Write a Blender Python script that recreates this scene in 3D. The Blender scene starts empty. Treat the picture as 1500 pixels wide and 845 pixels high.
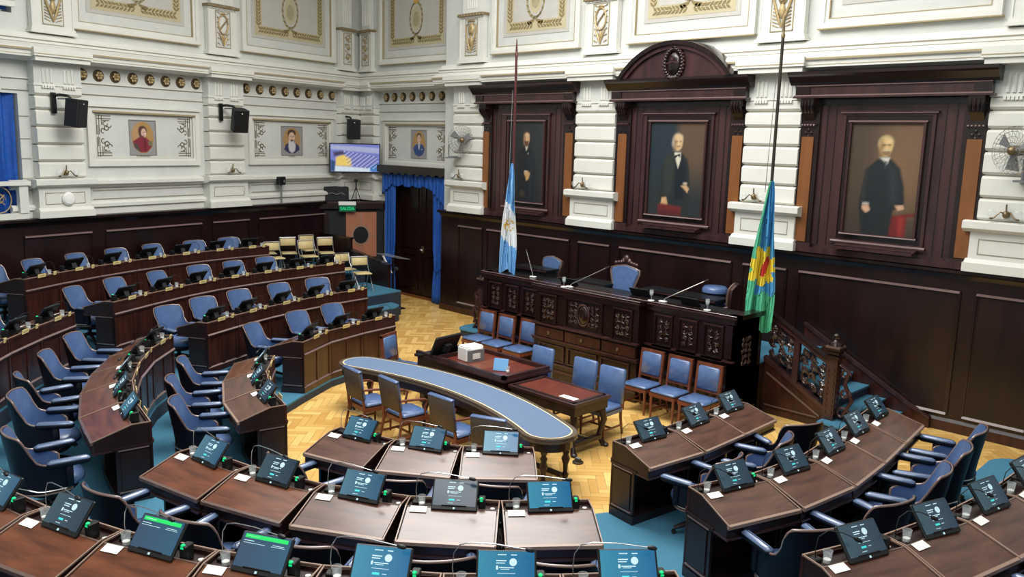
import bpy, math, random
from mathutils import Vector, Matrix, Euler
random.seed(7)
PI = math.pi
sc = bpy.context.scene
C = sc.collection

# ---------------------------------------------------------------- materials
def lin(c):
    return tuple(((x/255)/12.92 if x/255 <= .04045 else ((x/255+.055)/1.055)**2.4) for x in c)
MATS = {}
def mat(name, col, rough=.5, metal=0, coat=0, noise=None, bump=0, nscale=8, stretch=None, emit=0, trans=0, spec=.5, col2=None, ior=1.45):
    m = bpy.data.materials.new(name); m.use_nodes = True
    nt = m.node_tree; b = nt.nodes['Principled BSDF']
    c = lin(col)
    b.inputs['Base Color'].default_value = (*c, 1)
    b.inputs['Roughness'].default_value = rough
    b.inputs['Metallic'].default_value = metal
    b.inputs['Coat Weight'].default_value = coat
    b.inputs['Coat Roughness'].default_value = .15
    b.inputs['Specular IOR Level'].default_value = spec
    b.inputs['IOR'].default_value = ior
    if trans: b.inputs['Transmission Weight'].default_value = trans
    if emit:
        b.inputs['Emission Color'].default_value = (*c, 1); b.inputs['Emission Strength'].default_value = emit
    if noise or bump or col2:
        tc = nt.nodes.new('ShaderNodeTexCoord'); mp = nt.nodes.new('ShaderNodeMapping')
        nt.links.new(tc.outputs['Object'], mp.inputs['Vector'])
        if stretch: mp.inputs['Scale'].default_value = stretch
        n = nt.nodes.new('ShaderNodeTexNoise'); n.inputs['Scale'].default_value = nscale; n.inputs['Detail'].default_value = 4
        nt.links.new(mp.outputs['Vector'], n.inputs['Vector'])
        if noise or col2:
            r = nt.nodes.new('ShaderNodeValToRGB')
            c2 = lin(col2) if col2 else tuple(x*(1-noise) for x in c)
            c3 = c if col2 else tuple(min(1, x*(1+noise)) for x in c)
            r.color_ramp.elements[0].position = .32; r.color_ramp.elements[1].position = .68
            r.color_ramp.elements[0].color = (*c2, 1); r.color_ramp.elements[1].color = (*c3, 1)
            nt.links.new(n.outputs['Fac'], r.inputs['Fac']); nt.links.new(r.outputs['Color'], b.inputs['Base Color'])
        if bump:
            bp = nt.nodes.new('ShaderNodeBump'); bp.inputs['Strength'].default_value = bump; bp.inputs['Distance'].default_value = .01
            nt.links.new(n.outputs['Fac'], bp.inputs['Height']); nt.links.new(bp.outputs['Normal'], b.inputs['Normal'])
    MATS[name] = m
    return m
mat('plaster', (222,222,214), .6, noise=.03, nscale=3)
mat('plaster_field', (208,210,205), .65, noise=.04, nscale=3)
mat('groove', (150,143,126), .8)
mat('gold', (178,156,112), .45, metal=.3, noise=.25, nscale=30)
mat('old_gold', (140,124,92), .55, metal=.2, noise=.3, nscale=40)
mat('gilt_shade_line', (166,152,118), .6, metal=.1)  # gilt lines, also the colour of painted shading lines under mouldings
mat('dark_wood', (36,18,17), .26, coat=.35, col2=(21,12,12), nscale=2.5, stretch=(3,3,.35))
mat('dark_panel', (38,19,17), .32, coat=.2, col2=(22,12,12), nscale=2, stretch=(2,2,.4))
mat('frame_wood', (70,43,43), .3, coat=.3, col2=(46,29,30), nscale=2, stretch=(3,3,.35))
mat('desk_wood', (66,33,25), .33, coat=.25, col2=(37,18,15), nscale=3, stretch=(3,3,.5))
mat('desk_dark', (38,22,22), .35, coat=.2, noise=.15, nscale=6)
mat('lid_wood', (98,64,51), .28, coat=.35, col2=(68,42,34), nscale=5, stretch=(.6,3,3))
mat('lid_wood_warm', (118,70,47), .28, coat=.35, col2=(84,48,34), nscale=5, stretch=(.6,3,3))
mat('edge_wood', (150,124,110), .35, coat=.2)
mat('amber_wood', (126,78,40), .35, coat=.2, noise=.12, nscale=3, stretch=(3,3,.4))
mat('oak_speaker', (172,112,84), .5, noise=.08, nscale=2, stretch=(2,2,.4))
mat('chair_wood', (112,62,44), .35, coat=.2, noise=.2, nscale=10)
mat('trim_wood', (104,84,76), .28, coat=.4)
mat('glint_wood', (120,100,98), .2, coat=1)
mat('rim_wood', (124,102,96), .22, coat=1)
mat('carve_wood', (60,42,40), .24, coat=1)
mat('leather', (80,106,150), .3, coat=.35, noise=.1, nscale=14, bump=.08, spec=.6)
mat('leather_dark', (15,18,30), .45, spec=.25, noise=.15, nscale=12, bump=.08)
mat('leather_mid', (82,104,146), .3, coat=.4, noise=.06, nscale=14, spec=.6)
mat('arm_leather', (98,116,150), .28, coat=.5, noise=.05, nscale=14, spec=.65)
mat('chair_back_cloth', (76,67,60), .6, noise=.08, nscale=20)
mat('carpet', (64,120,146), .95, noise=.12, nscale=60, bump=.3)
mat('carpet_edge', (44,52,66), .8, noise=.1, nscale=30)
mat('curtain', (24,82,168), .6, noise=.15, nscale=10)
mat('black', (20,21,23), .4); mat('black_matt', (28,30,34), .7)
mat('grey', (120,122,124), .5); mat('white', (240,240,236), .5); mat('paper', (244,243,236), .7)
mat('cream_plate', (226,206,140), .5)
mat('metal', (190,190,190), .25, metal=.9); mat('dark_metal', (70,66,60), .4, metal=.7)
mat('bronze', (128,112,84), .4, metal=.7)
mat('fold_pad', (216,196,142), .5, noise=.05, nscale=10)
mat('cloth_top', (96,116,146), .75, noise=.05, nscale=30)
mat('inlay', (226,214,176), .5)
mat('table_rim', (88,76,62), .35, coat=.3)
mat('red_leather', (98,40,28), .4, noise=.2, nscale=8)
def glassmat(name, col, alpha):
    m = bpy.data.materials.new(name); m.use_nodes = True; nt = m.node_tree
    b = nt.nodes['Principled BSDF']; b.inputs['Base Color'].default_value = (*col, 1); b.inputs['Roughness'].default_value = .05
    b.inputs['Alpha'].default_value = alpha; b.inputs['Specular IOR Level'].default_value = 1.0
    MATS[name] = m
glassmat('glass', (.8,.86,.88), .2); glassmat('water', (.7,.8,.85), .35); glassmat('acrylic', (.6,.6,.62), .3)
def screenmat(name, c1, c2, s):
    m = bpy.data.materials.new(name); m.use_nodes = True; nt = m.node_tree; b = nt.nodes['Principled BSDF']
    b.inputs['Base Color'].default_value = (.01,.012,.015,1); b.inputs['Roughness'].default_value = .18
    tc = nt.nodes.new('ShaderNodeTexCoord'); sp = nt.nodes.new('ShaderNodeSeparateXYZ'); r = nt.nodes.new('ShaderNodeValToRGB')
    nt.links.new(tc.outputs['Generated'], sp.inputs[0]); nt.links.new(sp.outputs['X'], r.inputs['Fac'])
    r.color_ramp.elements[0].color = (*lin(c1),1); r.color_ramp.elements[1].color = (*lin(c2),1)
    nt.links.new(r.outputs['Color'], b.inputs['Emission Color']); b.inputs['Emission Strength'].default_value = s
    MATS[name] = m
screenmat('screen', (84,134,156), (44,98,132), .85)
screenmat('screen_dim', (64,92,106), (36,62,84), .75)
screenmat('screen_bright', (60,150,180), (24,110,160), .95)
screenmat('screen_form', (50,80,112), (40,96,128), .85)
mat('ui_white', (178,206,214), .5, emit=.7); mat('ui_teal', (60,190,190), .5, emit=.8); mat('ui_green', (30,190,90), .5, emit=.8)
mat('led', (10,170,100), .4, emit=1.6)
mat('salida_green', (0,84,56), .5, emit=.25)
mat('tv_blue', (86,104,190), .5, emit=.9); mat('tv_white', (226,232,240), .5, emit=.95); mat('tv_yellow', (236,206,90), .5, emit=.9); mat('tv_dark', (40,52,110), .5, emit=.9)
mat('flag_sky', (120,178,228), .7); mat('flag_white', (232,238,242), .7); mat('flag_sun', (206,170,80), .7)
mat('flag_green', (84,190,146), .7); mat('flag_teal', (76,158,212), .7); mat('flag_yellow', (240,214,60), .7); mat('flag_red', (206,50,50), .7)
mat('pole_wood', (78,34,36), .35, coat=.2)
mat('canvas', (190,180,146), .75, noise=.06, nscale=4); mat('canvas_grey', (190,188,180), .7, noise=.04, nscale=4)
mat('fret', (104,92,66), .6, noise=.2, nscale=30); mat('rosette_ground', (92,76,52), .7)
mat('leaf', (136,120,78), .7, noise=.2, nscale=30); mat('leaf_pale', (166,158,126), .7, noise=.1, nscale=20); mat('sun_ochre', (196,160,84), .7)
mat('tooth', (214,212,204), .6)
for n_, c_ in dict(pt_dark=(38,42,46), pt_teal=(38,50,56), pt_brown=(102,76,56), pt_brown2=(86,66,50), pt_coat=(26,32,38), pt_coat_green=(46,50,46), pt_skin=(206,176,130), pt_skin2=(214,188,110), pt_hair=(96,70,50),
    pt_grey=(150,146,140), pt_white=(216,212,190), pt_red=(128,42,44), pt_crimson=(150,46,62), pt_gold=(190,150,86), pt_greybg=(150,152,150), pt_navy=(44,66,122), pt_blk=(30,28,32), pt_moss=(70,76,66), pt_pale=(226,206,176)).items():
    mat(n_, c_, .45, noise=.06, nscale=6)

def attrmat(name, emit=0, rough=.4):
    m = bpy.data.materials.new(name); m.use_nodes = True; nt = m.node_tree; b = nt.nodes['Principled BSDF']; b.inputs['Roughness'].default_value = rough
    at_ = nt.nodes.new('ShaderNodeAttribute'); at_.attribute_name = 'paint'
    if emit:
        nt.links.new(at_.outputs['Color'], b.inputs['Emission Color']); b.inputs['Emission Strength'].default_value = emit; b.inputs['Base Color'].default_value = (.01,.01,.01,1)
    else: nt.links.new(at_.outputs['Color'], b.inputs['Base Color'])
    MATS[name] = m
attrmat('oil_paint'); attrmat('tv_picture', .95)
def sdist(pts, x, z):        # signed distance to a polygon, negative inside
    d = 1e9; ins = False; n = len(pts)
    for i in range(n):
        ax, az = pts[i]; bx, bz = pts[(i+1)%n]
        ex, ez = bx-ax, bz-az; wx, wz = x-ax, z-az; t = max(0, min(1, (wx*ex+wz*ez)/(ex*ex+ez*ez+1e-12)))
        q = (wx-ex*t)**2+(wz-ez*t)**2
        if q < d: d = q
        if (az > z) != (bz > z) and x < (bx-ax)*(z-az)/(bz-az)+ax: ins = not ins
    d = math.sqrt(d); return -d if ins else d
def paint(name, w, h, nx, nz, bg, shapes, y=0, mt='oil_paint', grain=.05, seed=1):
    rnd = random.Random(seed); pre = []
    for s in shapes:
        if s[0] == 'e': bb = (s[1]-s[3]-s[5], s[1]+s[3]+s[5], s[2]-s[4]-s[5], s[2]+s[4]+s[5])
        else: bb = (min(p[0] for p in s[1])-s[2], max(p[0] for p in s[1])+s[2], min(p[1] for p in s[1])-s[2], max(p[1] for p in s[1])+s[2])
        pre.append((bb, s, lin(s[-1])))
    vs = []; cols = []
    for j in range(nz+1):
        for i in range(nx+1):
            x = -w+2*w*i/nx; z = -h+2*h*j/nz; c = list(lin(bg(x, z)))
            for bb, s, col in pre:
                if not (bb[0] <= x <= bb[1] and bb[2] <= z <= bb[3]): continue
                if s[0] == 'e':
                    r = math.hypot((x-s[1])/s[3], (z-s[2])/s[4]); dd_ = (r-1)*min(s[3], s[4]); sf = s[5]
                else: dd_ = sdist(s[1], x, z); sf = s[2]
                al = max(0, min(1, .5-dd_/(sf*2+1e-6)))
                for k in range(3): c[k] += (col[k]-c[k])*al
            g = 1+rnd.uniform(-grain, grain)
            vs.append((x, y, z)); cols += [c[0]*g, c[1]*g, c[2]*g, 1]
    mb = MB(); n1 = nx+1
    mb.add(vs, [(j*n1+i, j*n1+i+1, (j+1)*n1+i+1, (j+1)*n1+i) for j in range(nz) for i in range(nx)], mt)
    me = mb.mesh(name); at_ = me.attributes.new('paint', 'FLOAT_COLOR', 'POINT'); at_.data.foreach_set('color', cols)
    return me
def plank_mat():
    m = bpy.data.materials.new('parquet'); m.use_nodes = True; nt = m.node_tree; b = nt.nodes['Principled BSDF']
    a = nt.nodes.new('ShaderNodeAttribute'); a.attribute_name = 'tone'
    r = nt.nodes.new('ShaderNodeValToRGB')
    r.color_ramp.elements[0].color = (*lin((206,158,82)),1); r.color_ramp.elements[1].color = (*lin((242,202,122)),1)
    nt.links.new(a.outputs['Fac'], r.inputs['Fac']); nt.links.new(r.outputs['Color'], b.inputs['Base Color'])
    b.inputs['Roughness'].default_value = .38; b.inputs['Coat Weight'].default_value = .15; b.inputs['Coat Roughness'].default_value = .25
    MATS['parquet'] = m
plank_mat()

# ---------------------------------------------------------------- mesh building
class MB:
    def __init__(s): s.v = []; s.f = []; s.m = []; s.mats = []
    def mi(s, name):
        if name not in s.mats: s.mats.append(name)
        return s.mats.index(name)
    def add(s, vs, fs, mt, M=None):
        o = len(s.v); k = s.mi(mt)
        for p in vs:
            p = Vector(p)
            if M is not None: p = M @ p
            s.v.append(p)
        for f in fs: s.f.append([o+i for i in f]); s.m.append(k)
        return s
    def box(s, x0, x1, y0, y1, z0, z1, mt, M=None):
        if x0 > x1: x0, x1 = x1, x0
        if y0 > y1: y0, y1 = y1, y0
        if z0 > z1: z0, z1 = z1, z0
        vs = [(x0,y0,z0),(x1,y0,z0),(x1,y1,z0),(x0,y1,z0),(x0,y0,z1),(x1,y0,z1),(x1,y1,z1),(x0,y1,z1)]
        return s.add(vs, [(0,3,2,1),(4,5,6,7),(0,1,5,4),(1,2,6,5),(2,3,7,6),(3,0,4,7)], mt, M)
    def cbox(s, x, y, z, a, b, c, mt, M=None): return s.box(x-a/2,x+a/2,y-b/2,y+b/2,z-c/2,z+c/2,mt,M)
    def rbox(s, x0, x1, y0, y1, z0, z1, r, mt, M=None):      # box with chamfered edges
        vs = []
        for (z, k) in ((z0,r),(z0+r,0),(z1-r,0),(z1,r)):
            for (x,y) in ((x0+k+r*(k==0)*0,y0+k),(x1-k,y0+k),(x1-k,y1-k),(x0+k,y1-k)):
                vs.append((x,y,z))
        ring = []
        out = []; fs = []
        for (z,k) in ((z0,r),(z0+r,0),(z1-r,0),(z1,r)):
            a0,a1,b0,b1 = x0+k,x1-k,y0+k,y1-k; q = r
            base = len(out)
            out += [(a0+q,b0,z),(a1-q,b0,z),(a1,b0+q,z),(a1,b1-q,z),(a1-q,b1,z),(a0+q,b1,z),(a0,b1-q,z),(a0,b0+q,z)]
            ring.append(base)
        for i in range(3):
            for j in range(8):
                a = ring[i]+j; b = ring[i]+(j+1)%8; c = ring[i+1]+(j+1)%8; d = ring[i+1]+j
                fs.append((a,b,c,d))
        fs.append(tuple(range(7,-1,-1))); fs.append(tuple(range(ring[3],ring[3]+8)))
        return s.add(out, fs, mt, M)
    def prism(s, poly, vec, mt, M=None):                     # planar polygon (3d pts) extruded by vec
        n = len(poly); vec = Vector(vec)
        a = [Vector(p) for p in poly]; b = [p+vec for p in a]
        fs = [tuple(range(n-1,-1,-1)), tuple(range(n,2*n))] + [(i,(i+1)%n,n+(i+1)%n,n+i) for i in range(n)]
        return s.add(a+b, fs, mt, M)
    def poly(s, pts, mt, M=None): return s.add(pts, [tuple(range(len(pts)))], mt, M)
    def tube(s, pts, r, mt, seg=8, M=None, cap=True, flat=1.0):
        pts = [Vector(p) for p in pts]; n = len(pts)
        rr = r if isinstance(r, (list,tuple)) else [r]*n
        vs = []; up = None
        for i, p in enumerate(pts):
            t = (pts[min(i+1,n-1)]-pts[max(i-1,0)]).normalized()
            if up is None: up = Vector((0,0,1)) if abs(t.z) < .9 else Vector((1,0,0))
            a = t.cross(up)
            if a.length < 1e-5: a = t.cross(Vector((0,1,0)))
            a.normalize(); b = a.cross(t).normalized(); up = b
            for k in range(seg):
                q = 2*PI*k/seg
                vs.append(p + a*math.cos(q)*rr[i] + b*math.sin(q)*rr[i]*flat)
        fs = []
        for i in range(n-1):
            for k in range(seg):
                a = i*seg+k; b = i*seg+(k+1)%seg
                fs.append((a,b,b+seg,a+seg))
        if cap: fs.append(tuple(range(seg-1,-1,-1))); fs.append(tuple(range((n-1)*seg,n*seg)))
        return s.add(vs, fs, mt, M)
    def lathe(s, prof, mt, seg=16, M=None, c=(0,0,0), sx=1, sy=1):
        vs = []; n = len(prof)
        for (r,z) in prof:
            for k in range(seg):
                q = 2*PI*k/seg; vs.append((c[0]+r*math.cos(q)*sx, c[1]+r*math.sin(q)*sy, c[2]+z))
        fs = []
        for i in range(n-1):
            for k in range(seg):
                a = i*seg+k; b = i*seg+(k+1)%seg; fs.append((a,b,b+seg,a+seg))
        fs.append(tuple(range(seg-1,-1,-1))); fs.append(tuple(range((n-1)*seg,n*seg)))
        return s.add(vs, fs, mt, M)
    def ell(s, c, r, mt, seg=10, rings=6, M=None):
        prof = [(max(math.cos(-PI/2+PI*i/rings),1e-3), math.sin(-PI/2+PI*i/rings)) for i in range(rings+1)]
        vs = []
        for (a,z) in prof:
            for k in range(seg):
                q = 2*PI*k/seg; vs.append((c[0]+r[0]*a*math.cos(q), c[1]+r[1]*a*math.sin(q), c[2]+r[2]*z))
        fs = []
        for i in range(rings):
            for k in range(seg):
                p = i*seg+k; b = i*seg+(k+1)%seg; fs.append((p,b,b+seg,p+seg))
        return s.add(vs, fs, mt, M)
    def grid(s, fn, nu, nv, mt, M=None, thick=None):
        vs = [fn(i/nu, j/nv) for j in range(nv+1) for i in range(nu+1)]
        fs = [(j*(nu+1)+i, j*(nu+1)+i+1, (j+1)*(nu+1)+i+1, (j+1)*(nu+1)+i) for j in range(nv) for i in range(nu)]
        return s.add(vs, fs, mt, M)
    def sweepx(s, prof, x0, x1, mt, M=None):                 # profile in (y,z) swept along x
        poly = [(x0,y,z) for (y,z) in prof]
        return s.prism(poly, (x1-x0,0,0), mt, M)
    def mesh(s, name, smooth=None, bevel=0):
        me = bpy.data.meshes.new(name)
        me.from_pydata([tuple(v) for v in s.v], [], s.f)
        for mn in s.mats: me.materials.append(MATS[mn])
        me.polygons.foreach_set('material_index', s.m)
        import bmesh
        bm = bmesh.new(); bm.from_mesh(me)
        bmesh.ops.recalc_face_normals(bm, faces=bm.faces)
        if bevel:
            ed = [e for e in bm.edges if len(e.link_faces) == 2 and e.calc_face_angle(0) > .6]
            bmesh.ops.bevel(bm, geom=ed, offset=bevel, segments=1, affect='EDGES', clamp_overlap=True)
        bm.to_mesh(me); bm.free()
        if smooth is not None:
            me.shade_smooth(); me.set_sharp_from_angle(angle=smooth)
        me.update()
        return me

def ob(name, mb, parent=None, M=None, smooth=None, bevel=0):
    me = mb.mesh(name, smooth, bevel) if isinstance(mb, MB) else mb
    o = bpy.data.objects.new(name, me); C.objects.link(o)
    if parent: o.parent = parent
    if M is not None: o.matrix_local = M
    return o
def tag(o, label, cat, group=None):
    o['label'] = label; o['category'] = cat
    if group: o['group'] = group
    return o
def empty(name, label, cat, loc=(0,0,0), rz=0, group=None, M=None):
    o = bpy.data.objects.new(name, None); C.objects.link(o)
    if M is not None: o.matrix_world = M
    else: o.location = loc; o.rotation_euler = (0,0,rz)
    o.empty_display_size = .1
    return tag(o, label, cat, group)
def struct(name, mb, M=None, smooth=None, bevel=0):
    o = ob(name, mb, None, M, smooth, bevel); o['kind'] = 'structure'; return o
# a kind = list of (part name, mesh, [sub parts]); inst() makes one thing of it with its own part objects
def inst(kind, name, label, cat, loc, rz=0, group=None, M=None):
    r = empty(name, label, cat, loc, rz, group, M)
    for (pn, me, subs) in kind:
        o = ob(pn, me, r)
        for (sn, sm) in subs: ob(sn, sm, o)
    return r
def mono(me, name, label, cat, loc, rz=0, group=None, M=None):
    o = ob(name, me); tag(o, label, cat, group)
    if M is not None: o.matrix_world = M
    else: o.location = loc; o.rotation_euler = (0,0,rz)
    return o
def TR(x, y, z, rz=0, rx=0, ry=0): return Matrix.Translation((x,y,z)) @ Euler((rx,ry,rz)).to_matrix().to_4x4()
ORD = ['first','second','third','fourth','fifth','sixth','seventh','eighth','ninth','tenth']

# ---------------------------------------------------------------- camera
H = 4.5
TH = math.radians(45.104); P_ = math.radians(9.745); R_ = math.radians(1.575)
def heading(v):   # view frame (right, forward, up) to world
    x, y, z = v
    return Vector((x*math.cos(TH)-y*math.sin(TH), x*math.sin(TH)+y*math.cos(TH), z))
fw = Vector((0, math.cos(P_), -math.sin(P_))); rt = Vector((1,0,0)); up = rt.cross(fw)
Rv = rt*math.cos(R_) + up*math.sin(R_); Uv = -rt*math.sin(R_) + up*math.cos(R_)
fw, Rv, Uv = heading(fw), heading(Rv), heading(Uv)
cd = bpy.data.cameras.new('camera'); cam = bpy.data.objects.new('camera', cd); C.objects.link(cam)
cam.matrix_world = Matrix(((Rv.x,Uv.x,-fw.x,0),(Rv.y,Uv.y,-fw.y,0),(Rv.z,Uv.z,-fw.z,H),(0,0,0,1)))
cd.sensor_fit = 'HORIZONTAL'; cd.sensor_width = 36; cd.lens = 1245.7/1500*36
cd.clip_start = .05; cd.clip_end = 100
sc.camera = cam
# ---------------------------------------------------------------- walls (local frame: x right along the wall, -y into the room)
YM = 14.7
MW = TR(0, YM, 0)                                            # the wall behind the dais
MD = TR(0, 15.1, 0)                                          # the wall with the curtained door
LA = Vector((-21.7, 14.6)); LB = Vector((-19.3, 4.86)); Ld = (LA-LB).normalized()
ML = TR(LA.x, LA.y, 0, math.atan2(Ld.y, Ld.x))              # left wall; x = -(distance from its corner)
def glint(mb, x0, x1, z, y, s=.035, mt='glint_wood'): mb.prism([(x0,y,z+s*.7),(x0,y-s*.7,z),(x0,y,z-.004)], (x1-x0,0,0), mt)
BAYS = [-14.26, -10.03, -5.86]; PILS = [-16.27, -12.13, -7.93, -3.77]

def wall_body(mb, x0, x1, z0, z1, th=.35, mt='plaster_field', M=None): mb.box(x0, x1, 0, th, z0, z1, mt, M)
# floor: herringbone planks over a slab
fl = MB(); tones = []
fl.box(-23, 3.2, -3.2, 15.6, -.2, -.012, 'groove'); tones += [.3]*6
def plank(cx, cy, ang, L, W):
    ca, sa = math.cos(ang), math.sin(ang); pts = []
    for (a,b) in ((-L/2+.002,-W/2+.002),(L/2-.002,-W/2+.002),(L/2-.002,W/2-.002),(-L/2+.002,W/2-.002)):
        pts.append((cx+a*ca-b*sa, cy+a*sa+b*ca, 0))
    fl.poly(pts, 'parquet'); tones.append(random.random())
Wp = .12; Lp = Wp*4
def herring():
    rot = PI/4
    n = 150
    for i in range(-n, n):
        for j in range(-24, 24):
            # herringbone lattice: one horizontal and one vertical plank per cell
            bx = i*Wp + j*2*Lp/2*0; 
            for kind in (0,1):
                if kind == 0: x = i*Wp + Lp/2 + j*2*Lp; y = i*Wp + Wp/2; a = 0
                else: x = i*Wp + Lp + Wp/2 + j*2*Lp; y = i*Wp + Wp - Lp/2 + Lp*0 + 0; a = PI/2
                X = x*math.cos(rot)-y*math.sin(rot) - 10; Y = x*math.sin(rot)+y*math.cos(rot) + 10
                if -20.9 < X < -1.2 and 5.3 < Y < 15.3: plank(X, Y, rot+a, Lp, Wp)
herring()
me = fl.mesh('floor')
ca_ = me.attributes.new('tone', 'FLOAT', 'FACE'); ca_.data.foreach_set('value', tones[:len(me.polygons)] if len(tones) >= len(me.polygons) else tones+[.5]*(len(me.polygons)-len(tones)))
o = ob('floor', me); o['kind'] = 'structure'

mb = MB(); wall_body(mb, -17.0, 3.2, 0, 11); mb.box(-17.4, -17.0, 0, .75, 0, 11, 'plaster_field')
struct('wall_back', mb, MW)
mb = MB(); 
mb.box(-21.95, -20.4, 0, .35, 0, 11, 'plaster_field'); mb.box(-17.68, -17.4, 0, .35, 0, 11, 'plaster_field'); mb.box(-20.4, -17.68, 0, .35, 3.6, 11, 'plaster_field')
struct('wall_door_side', mb, MD)
mb = MB()
mb.box(-9.7, .6, 0, .35, 0, 11, 'plaster_field'); mb.box(-13.2, -9.7, 0, .35, 5.2, 6.75, 'plaster_field'); mb.box(-13.2, -9.7, 0, .35, 0, 2.7, 'plaster_field')
mb.box(-13.2, -9.7, 0, .35, 8.8, 11, 'plaster_field'); mb.box(-18.5, -13.2, 0, .35, 0, 11, 'plaster_field')
mb.box(-13.2, -9.5, 1.6, 1.8, 2.7, 8.8, 'plaster_field'); mb.box(-13.2,-9.5, .35, 1.6, 2.6, 2.7, 'plaster_field')
struct('wall_left', mb, ML)
mb = MB(); mb.box(3.2, 3.5, -3.2, 15.6, 0, 11, 'plaster_field'); struct('wall_right', mb)
mb = MB(); mb.box(-18, 3.5, -3.5, -3.2, 0, 11, 'plaster_field'); struct('wall_front', mb)
mb = MB(); mb.box(-24, 3.5, -3.5, 16, 11, 11.2, 'plaster_field'); struct('ceiling', mb)

CORN = [(0,5.85),(-.26,5.87),(-.34,5.9),(-.4,5.92),(-.4,6.02),(-.44,6.04),(-.44,6.1),(-.3,6.16),(-.2,6.2),(-.2,6.27),(-.14,6.34),(-.1,6.4),(0,6.42)]
ntrim = [0]
def trim(mb, M): ntrim[0] += 1; return struct('trim_%d' % ntrim[0], mb, M)
def gline(mb, x0, x1, z, y=-.02, h=.012): mb.box(x0, x1, y-.004, y+.02, z-h/2, z+h/2, 'groove')
for (M, x0, x1) in ((MW,-17.45,3.2),(MD,-21.95,-17.42),(ML,-18.5,.55)):
    mb = MB(); mb.sweepx(CORN, x0, x1, 'plaster')
    mb.box(x0, x1, -.446, -.42, 6.045, 6.075, 'gilt_shade_line'); mb.box(x0, x1, -.405, -.39, 5.955, 5.965, 'gilt_shade_line'); mb.box(x0, x1, -.21, 0, 6.262, 6.282, 'groove'); mb.box(x0, x1, -.205, 0, 6.2, 6.21, 'groove')  # gilt and groove coloured strips paint in the cornice's shading lines
    # breaks forward over the pilasters
    trim(mb, M)
for (M, segs) in ((MD, [(-21.95,-17.42)]), (ML, [(-10,-.0)])):
    mb = MB()
    for (x0,x1) in segs:
        mb.box(x0, x1, -.03, 0, 5.5, 5.52, 'plaster'); gline(mb, x0, x1, 5.495); gline(mb, x0, x1, 5.27)
    trim(mb, M)
# pedestal course of the white walls, from the dark panelling up to the ledge
def pedestal(M, x0, x1, panels):
    mb = MB()
    mb.box(x0, x1, -.05, 0, 2.7, 2.86, 'plaster'); mb.sweepx([(0,2.86),(-.1,2.86),(-.1,2.93),(-.05,2.97),(0,2.97)], x0, x1, 'plaster')
    mb.sweepx([(0,3.28),(-.04,3.28),(-.1,3.34),(-.16,3.36),(-.16,3.43),(-.1,3.46),(0,3.48)], x0, x1, 'plaster')
    for (a,b) in panels:
        for (p,q,r,s) in ((a,b,3.2,3.22),(a,b,3.01,3.03)): mb.box(p, q, -.012, .01, r, s, 'groove')
    trim(mb, M)
pedestal(ML, -10, .5, [(-8.2,-5.3),(-3.75,-.75)]); pedestal(MD, -21.95, -20.5, [(-21.6,-20.8)])

def pilaster(M, x, w, label, face='plain', low=True, n=1):
    t = empty('pilaster', label, 'pilaster', M=M @ TR(x, -.22, 2.7), group='white stone wall pilasters')
    h = w/2; d0, d1 = .0, .215
    mb = MB()
    mb.box(-h-.05, h+.05, -.1, d1, 0, .14, 'plaster'); mb.sweepx([(d1,.14),(-.1,.14),(-.03,.2),(d1,.2)], -h-.03, h+.03, 'plaster')
    mb.box(-h, h, -.02, d1, .2, .62, 'plaster')
    a = h-.14
    for (p,q,r,s) in ((-a,a,.5,.515),(-a,a,.27,.285),(-a-.012,-a,.27,.515),(a,a+.012,.27,.515)): mb.box(p,q,-.026,-.01,r,s,'groove')
    ob('pedestal', mb, t)
    mb = MB(); mb.sweepx([(d1,.6),(-.04,.62),(-.12,.66),(-.14,.68),(-.14,.78),(-.08,.8),(d1,.8)], -h-.1, h+.1, 'plaster'); ob('ledge', mb, t)
    mb = MB()
    zs = [3.5,3.85,4.2,4.56,4.9,5.18,5.41]
    mb.box(-h+.09, h-.09, .05, d1, .8, 2.71, 'groove')
    for i in range(6):
        z0, z1 = zs[i]-2.7, zs[i+1]-2.7; b = .035; e = .05
        x0, x1 = -h+.06, h-.06
        # a block with chamfered top and bottom edges
        prof = [(d1,z0+.012),(.05,z0+.012),(0,z0+e),(0,z1-e),(.05,z1-.012),(d1,z1-.012)]
        mb.sweepx(prof, x0, x1, 'plaster')
    ob('quoin_shaft', mb, t)
    mb = MB()
    mb.box(-h+.04, h-.04, -.01, d1, 2.68, 2.72, 'plaster'); mb.box(-h+.06, h-.06, 0, d1, 2.72, 3.15, 'plaster_field')
    for s in (-1,1):
        for k in (-1,0,1):
            xc = s*w*.2 + k*.085
            mb.tube([(xc,.0,2.74),(xc,.0,3.0),(xc,.02,3.05)], [.03,.03,.012], 'plaster', 6)
        for k in range(5):
            xc = s*w*.2 + (k-2)*.055
            mb.cbox(xc, -.02, 2.655, .04, .04, .05, 'plaster')
    mb.box(-h-.02, h+.02, -.24, d1, 3.15, 3.3, 'plaster'); mb.box(-h-.06, h+.06, -.28, d1, 3.24, 3.4, 'plaster'); mb.box(-h-.06,h+.06,-.285,-.27,3.275,3.29,'gilt_shade_line')
    ob('capital', mb, t)
    return t

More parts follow.
